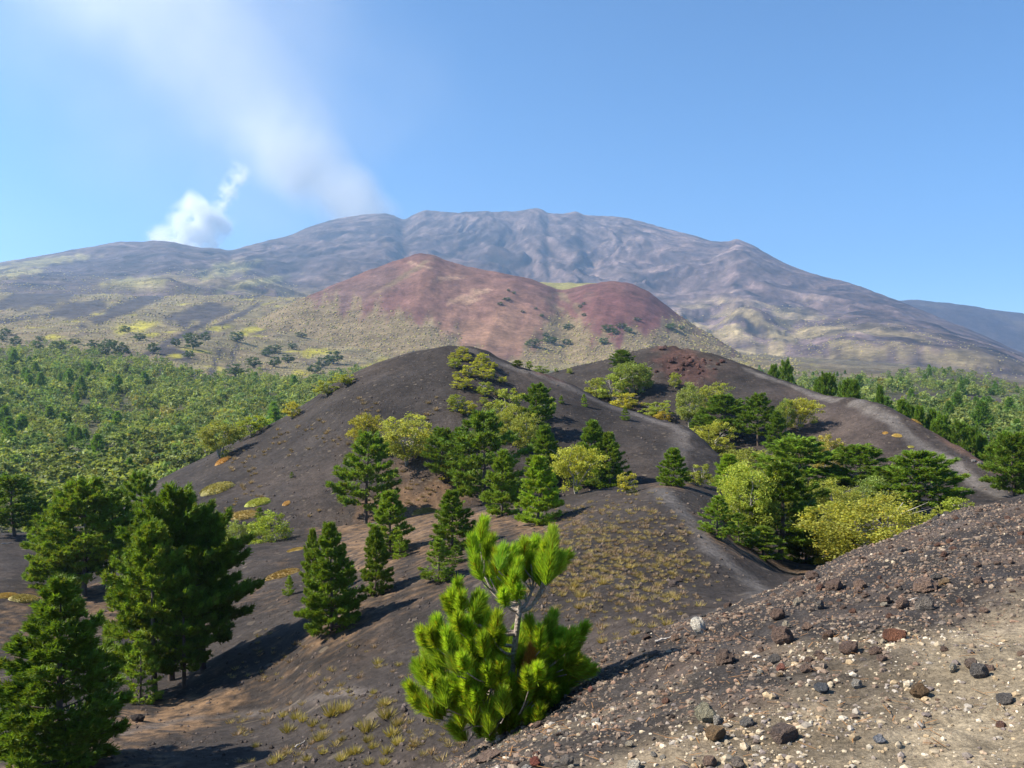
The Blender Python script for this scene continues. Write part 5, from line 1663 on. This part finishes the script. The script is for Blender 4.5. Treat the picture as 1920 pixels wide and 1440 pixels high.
# rocks elsewhere
for px, py, w, h, col, T, lab in [
    (258, 1352, 24, 16, (0.045, 0.036, 0.033), T2, "lone dark boulder on the needle litter beside the pale footpath"),
    (1241, 655, 16, 7, (0.09, 0.05, 0.042), T4, "crumbling rock knob on the top of the crater rim"),
    (1272, 1090, 14, 10, (0.10, 0.075, 0.065), T2, "brown rock among the dry tufts by the path bend"),
    (1262, 1098, 24, 12, (0.11, 0.085, 0.075), T2, "flat brown rock by the path under the knoll"),
    (1836, 872, 12, 8, DGR, T4, "dark rock on the spur crest, lower of the pair"), (1826, 866, 10, 6, DGR, T4, "dark rock on the spur crest, upper of the pair")]:
    p = T.pick(px, py)
    k = p[1] / F
    rock(T, p, w * k, h * k * 1.2, w * k * 0.8, col, lab, None, sink=0.25, rotz=0)
for i in range(34):
    px, py = 1285 + 30 * rngr.randn(), 690 + 14 * rngr.randn()
    if py < 662 + abs(px - 1260) * 0.08:
        continue
    p = T4.pick(px, py)
    w = 0.5 + 1.0 * rngr.rand() ** 2
    rock(T4, p, w, w * 0.7, w * 0.8, tuple(np.array((0.090, 0.046, 0.038)) * (0.5 + 0.6 * rngr.rand())), "red-brown block of the broken outcrop under the crater rim", "blocks of the red outcrop", sink=0.25).name = "outcrop_block"
VV, FF, CC = [], [], []
kv, kf = rock_shape(1, 777, 0.9)
for i in range(260):
    px, py = 1000 + 420 * rngr.rand(), 915 + 250 * rngr.rand()
    p = T2.pick(px, py)
    w = 0.08 + 0.20 * rngr.rand() ** 2
    VV.append(kv * (w * 0.5) * (1 + 0.25 * rngr.randn(3)) + p)
    FF.append(kf + i * len(kv))
    CC.append(np.tile(np.array((0.15, 0.115, 0.088)) * (0.5 + 0.7 * rngr.rand()), (len(kv), 1)))
me = mesh_np("knoll_stones", np.concatenate(VV), np.concatenate(FF), np.concatenate(CC), False, M_STONE)
tag(link("knoll_stones", me), "small brown stones sprinkled over the ash knoll and path", "stones", None, "stuff")

# loose cinders over the black cone and the crater ridge
VV, FF, CC, o_ = [], [], [], 0
for T, n_, box_ in ((T3, 2300, (300, 1300, 655, 985)), (T4, 1600, (1060, 1900, 655, 960)), (T2, 2900, (180, 1320, 925, 1445))):
    k = 0
    while k < n_:
        px, py = box_[0] + (box_[1] - box_[0]) * rngr.rand(), box_[2] + (box_[3] - box_[2]) * rngr.rand()
        ld, zz_ = T._col(px)
        if py < (720 - zz_ * F / np.exp(ld)).min() + 2:
            continue
        k += 1
        p = T.pick(px, py)
        w = (0.10 + 0.28 * rngr.rand() ** 3) * (0.62 if T is T2 else 1.0)
        VV.append(kv * (w * 0.5) * (1 + 0.25 * rngr.randn(3)) + p)
        FF.append(kf + o_)
        o_ += len(kv)
        CC.append(np.tile(np.array((0.10, 0.078, 0.066)) * (0.35 + 1.1 * rngr.rand()), (len(kv), 1)))
me = mesh_np("loose_cinders", np.concatenate(VV), np.concatenate(FF), np.concatenate(CC), False, M_STONE)
tag(link("loose_cinders", me), "loose dark cinders lying over the black cone, crater ridge and ash slope", "cinders", None, "stuff")

# ------------------------------------------------------------------ tufts and cushion plants
def make_tuft(seed, n, c, tip, wid=0.05, up=0.9):
    rng = np.random.RandomState(seed)
    a = rng.rand(n) * 6.28
    r = rng.rand(n) ** 0.6
    p = np.stack([np.cos(a) * r * 0.32, np.sin(a) * r * 0.32, -0.02 + 0 * a], -1)
    d = unit(np.stack([np.cos(a) * r * 0.8, np.sin(a) * r * 0.8, up + 0 * a], -1) + 0.18 * rng.randn(n, 3))
    L = (0.45 + 0.35 * rng.rand(n, 1))
    s = unit(np.cross(d, rng.randn(n, 3))) * wid * 0.5
    V = np.stack([p - s, p + s, p + d * L], 1).reshape(-1, 3)
    cc = np.array(c)[None] * (1 + 0.2 * rng.randn(n, 1))
    w = rng.rand(n, 1) < 0.35
    cc = np.where(w, np.array([tip]), cc)
    return V, np.arange(n * 3).reshape(-1, 3), np.repeat(np.clip(cc, 0.02, 1), 3, 0)


TU_Y = [make_tuft(600 + i, 90, (0.30, 0.25, 0.075), (0.38, 0.30, 0.14)) for i in range(3)]
TU_B = [make_tuft(610 + i, 60, (0.27, 0.195, 0.115), (0.34, 0.265, 0.17), 0.09) for i in range(3)]
TM_Y = [mesh_np("grass_tuft", *t, False, M_DRY) for t in TU_Y]
TM_B = [mesh_np("dry_tuft", *t, False, M_DRY) for t in TU_B]
rt = np.random.RandomState(12)


def tuft(T, px, py, w, meshes, name, label, group, tint=(1, 1, 1)):
    p = T.pick(px, py)
    o = link(name, meshes[rt.randint(len(meshes))], None, p)
    s = w * p[1] / F
    o.scale = (s, s, s * (0.75 + 0.4 * rt.rand()))
    o.rotation_euler = (0, 0, rt.rand() * 6.28)
    j = 1 + 0.15 * rt.randn()
    o.color = (tint[0] * j, tint[1] * j, tint[2] * j, 1)
    tag(o, label, "grass", group)


for px, py, w in [(622, 1340, 32), (645, 1333, 26), (530, 1345, 16), (556, 1348, 24), (568, 1352, 18), (587, 1360, 22), (540, 1372, 24), (606, 1365, 14), (598, 1388, 22), (642, 1388, 14), (688, 1370, 30), (690, 1390, 20), (672, 1362, 14),
                  (725, 1345, 30), (722, 1320, 22), (745, 1360, 22), (735, 1378, 26), (520, 1425, 22), (510, 1432, 18), (655, 1415, 18), (668, 1412, 20), (725, 1412, 22), (700, 1402, 20), (708, 1245, 16), (748, 1248, 14), (640, 1425, 22), (690, 1432, 18), (575, 1425, 16), (605, 1412, 16), (745, 1395, 22), (480, 1400, 14), (720, 1432, 20), (655, 1298, 12), (700, 1300, 12)]:
    tuft(T2, px, py, w * 1.15, TM_Y, "grass_tuft", "yellow-green grass tuft on the ash downhill of the young pine", "grass tufts downhill of the young pine", (1, 1.02, 0.8))
for px, py, w in [(1250, 1172, 22), (1190, 1190, 16), (1160, 1205, 18), (1128, 1205, 18), (1215, 1188, 10), (1232, 1100, 14), (1265, 1125, 18), (1205, 1125, 16), (1195, 1142, 10), (1090, 1120, 26), (1085, 1140, 20), (1075, 1100, 22), (1130, 1095, 18), (1180, 1065, 16)]:
    tuft(T2, px, py, w * 1.1, TM_Y, "grass_tuft", "dry yellow tuft on the dark ash between path and stony slope", "tufts between path and stony slope", (1.05, 0.98, 0.9))
i = 0
while i < 150:
    px, py = 380 + 440 * rt.rand(), 745 + 225 * rt.rand()
    sk = crv(np.array([px]), (380, 862), (500, 805), (650, 720), (820, 665))[0]
    if py < sk + 12 or pn(px * 0.012, py * 0.012, 71) < -0.05 + 0.25 * (px > 560):
        continue
    tuft(T3, px, py, 5 + 6 * rt.rand(), TM_B, "dry_tuft", "small dry brown tuft dotting the bare flank of the black cone", "dry tufts on the black cone")
    i += 1
# the close-set dry tufts of the knoll: too many to count
VV, FF, CC, o_ = [], [], [], 0
cnt_ = 0
while cnt_ < 1500:
    if rt.rand() < 0.72:
        px, py = 1130 + 110 * rt.randn(), 1035 + 62 * rt.randn()
        if px > 1290 + 0.55 * (py - 990) or px < 1050 - 0.4 * (py - 930):
            continue
    else:
        px, py = 430 + 640 * rt.rand(), 1180 + 250 * rt.rand()
        if py > 1560 - 0.25 * px + 80 or pn(px * 0.01, py * 0.02, 72) < 0.0:
            continue
    if py < crv(np.array([px]), (900, 985), (1000, 962), (1100, 940), (1200, 922), (1300, 925), (1400, 1000))[0]:
        continue
    p = T2.pick(px, py)
    V, Fi, c = (TU_Y if rt.rand() < 0.6 else TU_B)[rt.randint(3)]
    kk = rt.rand(len(Fi)) < 0.45
    V, c = V.reshape(-1, 3, 3)[kk].reshape(-1, 3), c.reshape(-1, 3, 3)[kk].reshape(-1, 3)
    s = (0.20 + 0.28 * rt.rand() ** 2)
    VV.append(V * s * np.array([1, 1, 0.7]) + p)
    CC.append(c * (0.8 + 0.4 * rt.rand()) * np.array([1.0, 0.95, 1.0]))
    FF.append(np.arange(len(V)).reshape(-1, 3) + o_)
    o_ += len(V)
    cnt_ += 1
me = mesh_np("dry_grass", np.concatenate(VV), np.concatenate(FF), np.clip(np.concatenate(CC), 0, 1), False, M_DRY)
tag(link("dry_grass", me), "straw-coloured dry grass scattered over the knoll and slope", "grass", None, "stuff")


def make_cushion(seed, c):
    rng = np.random.RandomState(seed)
    nr, na = 8, 30
    V, ti = [(0, 0, 0.30)], []
    for i in range(1, nr + 1):
        r = i / nr
        for k in range(na):
            a = k * 6.283 / na
            rr = r * (1 + 0.10 * math.sin(2 * a + seed) + 0.07 * math.sin(5 * a + 2 * seed))
            V.append((rr * math.cos(a), rr * math.sin(a), 0.30 * math.sqrt(max(0, 1 - r * r)) + 0.02 * rng.randn() - 0.03 * (r > 0.95)))
    for k in range(na):
        ti.append((0, 1 + k, 1 + (k + 1) % na))
    for i in range(nr - 1):
        for k in range(na):
            a, b = 1 + i * na + k, 1 + i * na + (k + 1) % na
            ti += [(a, a + na, b + na), (a, b + na, b)]
    V = np.array(V)
    cc = np.tile(np.array(c), (len(V), 1)) * (1 + 0.15 * rng.randn(len(V), 1))
    n = 900
    a, r = rng.rand(n) * 6.283, rng.rand(n) ** 0.5
    Pt = np.stack([r * np.cos(a), r * np.sin(a), 0.30 * np.sqrt(1 - np.minimum(r, 0.98) ** 2)], -1)
    Dr = unit(np.stack([0.6 * r * np.cos(a), 0.6 * r * np.sin(a), 1 + 0 * a], -1))
    V2, F2, C2_ = blades(Pt, Dr, 2, 0.10, 0.05, 0.5, rng, c, 0.2)
    return mesh_np("cushion_plant", np.concatenate([V, V2]), np.concatenate([np.array(ti), F2 + len(V)]), np.clip(np.concatenate([cc, C2_]), 0, 1), False, M_DRY)


CUSH = [make_cushion(i, (0.33, 0.29, 0.085)) for i in range(4)]
for i, (T, px, py, w, h, ti, lab) in enumerate([
    (T3, 407, 918, 52, 30, (0.95, 0.95, 0.9), "long olive cushion plant above the bright green one on the black cone"),
    (T3, 484, 943, 38, 26, (0.95, 1.15, 0.55), "bright yellow-green oval cushion plant on the black cone"),
    (T3, 456, 968, 46, 26, (1.05, 0.88, 0.95), "straw-brown cushion plant below the bright green one"),
    (T3, 346, 944, 34, 22, (1.25, 0.98, 0.8), "golden cushion plant half hidden behind the pine clump top"),
    (T3, 418, 864, 22, 26, (1.35, 0.85, 0.8), "orange-brown cushion plant under the olive skyline birch"),
    (T3, 537, 944, 12, 12, (1.3, 0.85, 0.8), "small round tan cushion on the black cone"),
    (T3, 800, 966, 46, 24, (0.95, 0.78, 0.7), "dull olive cushion plant on the litter under the grove"),
    (T2, 556, 1032, 30, 16, (1.1, 0.9, 0.8), "tan cushion plant beside the yellow-green birch bush"),
    (T2, 12, 1118, 34, 20, (1.1, 0.85, 0.7), "brown cushion plant on the terrace slope beside an olive one"),
    (T2, 46, 1124, 44, 20, (0.9, 0.85, 0.8), "flat olive cushion plant on the terrace slope"),
    (T2, 530, 1080, 56, 16, (0.85, 0.66, 0.7), "withered cushion plant ring near the lone sapling"),
    (T4, 1682, 817, 14, 10, (1.4, 1.1, 1.0), "straw tuft cushion on the spur beside the grey path"),
    (T4, 1660, 812, 9, 6, (1.3, 0.9, 0.8), "tiny tan cushion above the straw one on the spur"),
    (T4, 1708, 838, 10, 7, (1.0, 1.05, 0.8), "tiny greenish cushion below the straw one on the spur"),
    (T4, 1720, 762, 20, 6, (1.2, 0.9, 0.8), "tan cushion strip behind the spur crest")]):
    p = T.pick(px, py)
    o = link("cushion_plant", CUSH[i % 4], None, p)
    k = p[1] / F
    n_ = T.normal(p[0], p[1], 1.0)
    o.rotation_mode = 'QUATERNION'
    o.rotation_quaternion = Vector((0, 0, 1)).rotation_difference(n_)
    o.scale = (w * k * 0.58, max(w, h * 1.9) * k * 0.5 * 1.05, w * k * 0.45)
    o.color = (*ti, 1)
    tag(o, lab, "cushion plant", "cushion plants on the ash")

# ------------------------------------------------------------------ haze and smoke
zmin = min(t.Z.min() for t in (T1, T2, T3, T4, T5, T6, T7, T8)) - 1.0
zmax = max(t.Z.max() for t in (T5, T6, T7, T8)) + 25.0


def box_mesh(name, a, b, mat):
    V = np.array([[(a, b)[(i >> k) & 1][k] for k in range(3)] for i in range(8)])
    Fc = np.array([(0, 2, 3, 1), (4, 5, 7, 6), (0, 1, 5, 4), (2, 6, 7, 3), (0, 4, 6, 2), (1, 3, 7, 5)])
    return mesh_np(name, V, Fc, None, False, mat)


hm, hn, hl = new_mat("haze_air")
ho = hn.new("ShaderNodeOutputMaterial")
hv = hn.new("ShaderNodeVolumePrincipled")
hv.inputs["Color"].default_value = (0.44, 0.68, 1.0, 1)
hv.inputs["Density"].default_value = 0.000085
hv.inputs["Anisotropy"].default_value = 0.4
hl.new(hv.outputs[0], ho.inputs["Volume"])
haze = link("haze", box_mesh("haze", (-9000.0, -80.0, zmin), (9000.0, 8000.0, zmax), hm))
tag(haze, "pale blue haze over the whole landscape", "haze", None, "stuff")


def smoke_mat(name, L, r0, r1, dens, sc, thr0, thr1, fade0, fade1, core):
    """smoke drifting along local Z, widening from r0 to r1 over length L"""
    m, n, l = new_mat(name)
    out = n.new("ShaderNodeOutputMaterial")
    v = n.new("ShaderNodeVolumePrincipled")
    v.inputs["Color"].default_value = (1.0, 1.0, 1.0, 1)
    v.inputs["Anisotropy"].default_value = 0.0
    tc = n.new("ShaderNodeTexCoord")

    def mth(op, *a):
        x = n.new("ShaderNodeMath")
        x.operation = op
        for i, q in enumerate(a):
            if hasattr(q, "is_output"):
                l.new(q, x.inputs[i])
            else:
                x.inputs[i].default_value = q
        return x.outputs[0]

    def mr(val, a, b, c, d):
        x = n.new("ShaderNodeMapRange")
        x.interpolation_type = 'SMOOTHSTEP'
        l.new(val, x.inputs[0])
        for i, q in enumerate((a, b, c, d)):
            x.inputs[i + 1].default_value = q
        return x.outputs[0]
    w = n.new("ShaderNodeTexNoise")
    w.inputs["Scale"].default_value = sc * 0.45
    w.inputs["Detail"].default_value = 2
    l.new(tc.outputs["Object"], w.inputs["Vector"])
    vs = n.new("ShaderNodeVectorMath")
    vs.operation = 'SUBTRACT'
    l.new(w.outputs["Color"], vs.inputs[0])
    vs.inputs[1].default_value = (0.5, 0.5, 0.5)
    vm = n.new("ShaderNodeVectorMath")
    vm.operation = 'SCALE'
    l.new(vs.outputs[0], vm.inputs[0])
    vm.inputs["Scale"].default_value = (r0 + r1) * 0.45
    va = n.new("ShaderNodeVectorMath")
    l.new(tc.outputs["Object"], va.inputs[0])
    l.new(vm.outputs[0], va.inputs[1])
    sp = n.new("ShaderNodeSeparateXYZ")
    l.new(va.outputs[0], sp.inputs[0])
    rad = mth('SQRT', mth('ADD', mth('MULTIPLY', sp.outputs[0], sp.outputs[0]), mth('MULTIPLY', sp.outputs[1], sp.outputs[1])))
    zz = mth('DIVIDE', sp.outputs[2], L)
    R = mth('ADD', r0, mth('MULTIPLY', zz, r1 - r0))
    q = mth('DIVIDE', rad, R)
    edge = mr(q, core, 0.95, 1.0, 0.0)
    nz = n.new("ShaderNodeTexNoise")
    nz.inputs["Scale"].default_value = sc
    nz.inputs["Detail"].default_value = 6
    nz.inputs["Roughness"].default_value = 0.55
    l.new(tc.outputs["Object"], nz.inputs["Vector"])
    cl = mr(nz.outputs["Fac"], thr0, thr1, 0.0, 1.0)
    fz = mr(zz, 0.04, 0.40, fade0, fade1)
    e0 = mr(zz, -0.02, 0.05, 0.0, 1.0)
    e1 = mr(zz, 0.8, 0.98, 1.0, 0.0)
    dd = mth('MULTIPLY', mth('MULTIPLY', mth('MULTIPLY', edge, cl), mth('MULTIPLY', fz, dens)), mth('MULTIPLY', e0, e1))
    l.new(dd, v.inputs["Density"])
    l.new(v.outputs[0], out.inputs["Volume"])
    return m


def smoke(name, a, b, r0, r1, label, **kw):
    a, b = np.array(a), np.array(b)
    L = float(np.linalg.norm(b - a))
    m = smoke_mat(name, L, r0, r1, **kw)
    sides = 14
    th = np.linspace(0, 2 * np.pi, sides, endpoint=False)
    rings = [(-0.06, r0 * 1.15), (0.3, r0 + 0.3 * (r1 - r0) + r1 * 0.12), (0.7, r0 + 0.7 * (r1 - r0) + r1 * 0.12), (1.0, r1 * 1.12)]
    V = [(r * math.cos(t), r * math.sin(t), z * L) for z, r in rings for t in th] + [(0, 0, -0.08 * L), (0, 0, L * 1.02)]
    Fc = []
    for i in range(3):
        for k in range(sides):
            p0, p1 = i * sides + k, i * sides + (k + 1) % sides
            Fc += [(p0, p1, p1 + sides), (p0, p1 + sides, p0 + sides)]
    c0, c1 = len(V) - 2, len(V) - 1
    for k in range(sides):
        Fc += [(c0, (k + 1) % sides, k), (c1, 3 * sides + k, 3 * sides + (k + 1) % sides)]
    o = link(name, mesh_np(name, np.array(V, float), np.array(Fc), None, True, m), None, a)
    o.rotation_mode = 'QUATERNION'
    o.rotation_quaternion = Vector(b - a).to_track_quat('Z', 'Y')
    tag(o, label, "smoke", None, "stuff")
    return o


smoke("smoke_plume", P(735, 450, 9400), P(60, -200, 10200), 470, 1500, "wide white smoke plume drifting up from behind the summit", dens=0.0150, sc=0.0014, thr0=0.24, thr1=0.76, fade0=1.0, fade1=0.045, core=0.0)
smoke("smoke_veil", P(620, 430, 12000), P(180, -380, 13000), 2900, 4600, "thin veil of smoke spreading wide across the sky beyond the plume", dens=0.00030, sc=0.0006, thr0=0.18, thr1=0.82, fade0=0.8, fade1=1.0, core=0.0)
smoke("steam_cloud", P(325, 490, 8900), P(405, 375, 8900), 400, 300, "bright white steam cloud behind the lower shoulder of the volcano", dens=0.03, sc=0.0055, thr0=0.40, thr1=0.60, fade0=1.0, fade1=0.8, core=0.2)
smoke("steam_wisp", P(385, 430, 8900), P(462, 300, 8900), 95, 170, "thin curling steam wisp above the white steam cloud", dens=0.025, sc=0.0075, thr0=0.42, thr1=0.66, fade0=1.0, fade1=0.6, core=0.1)
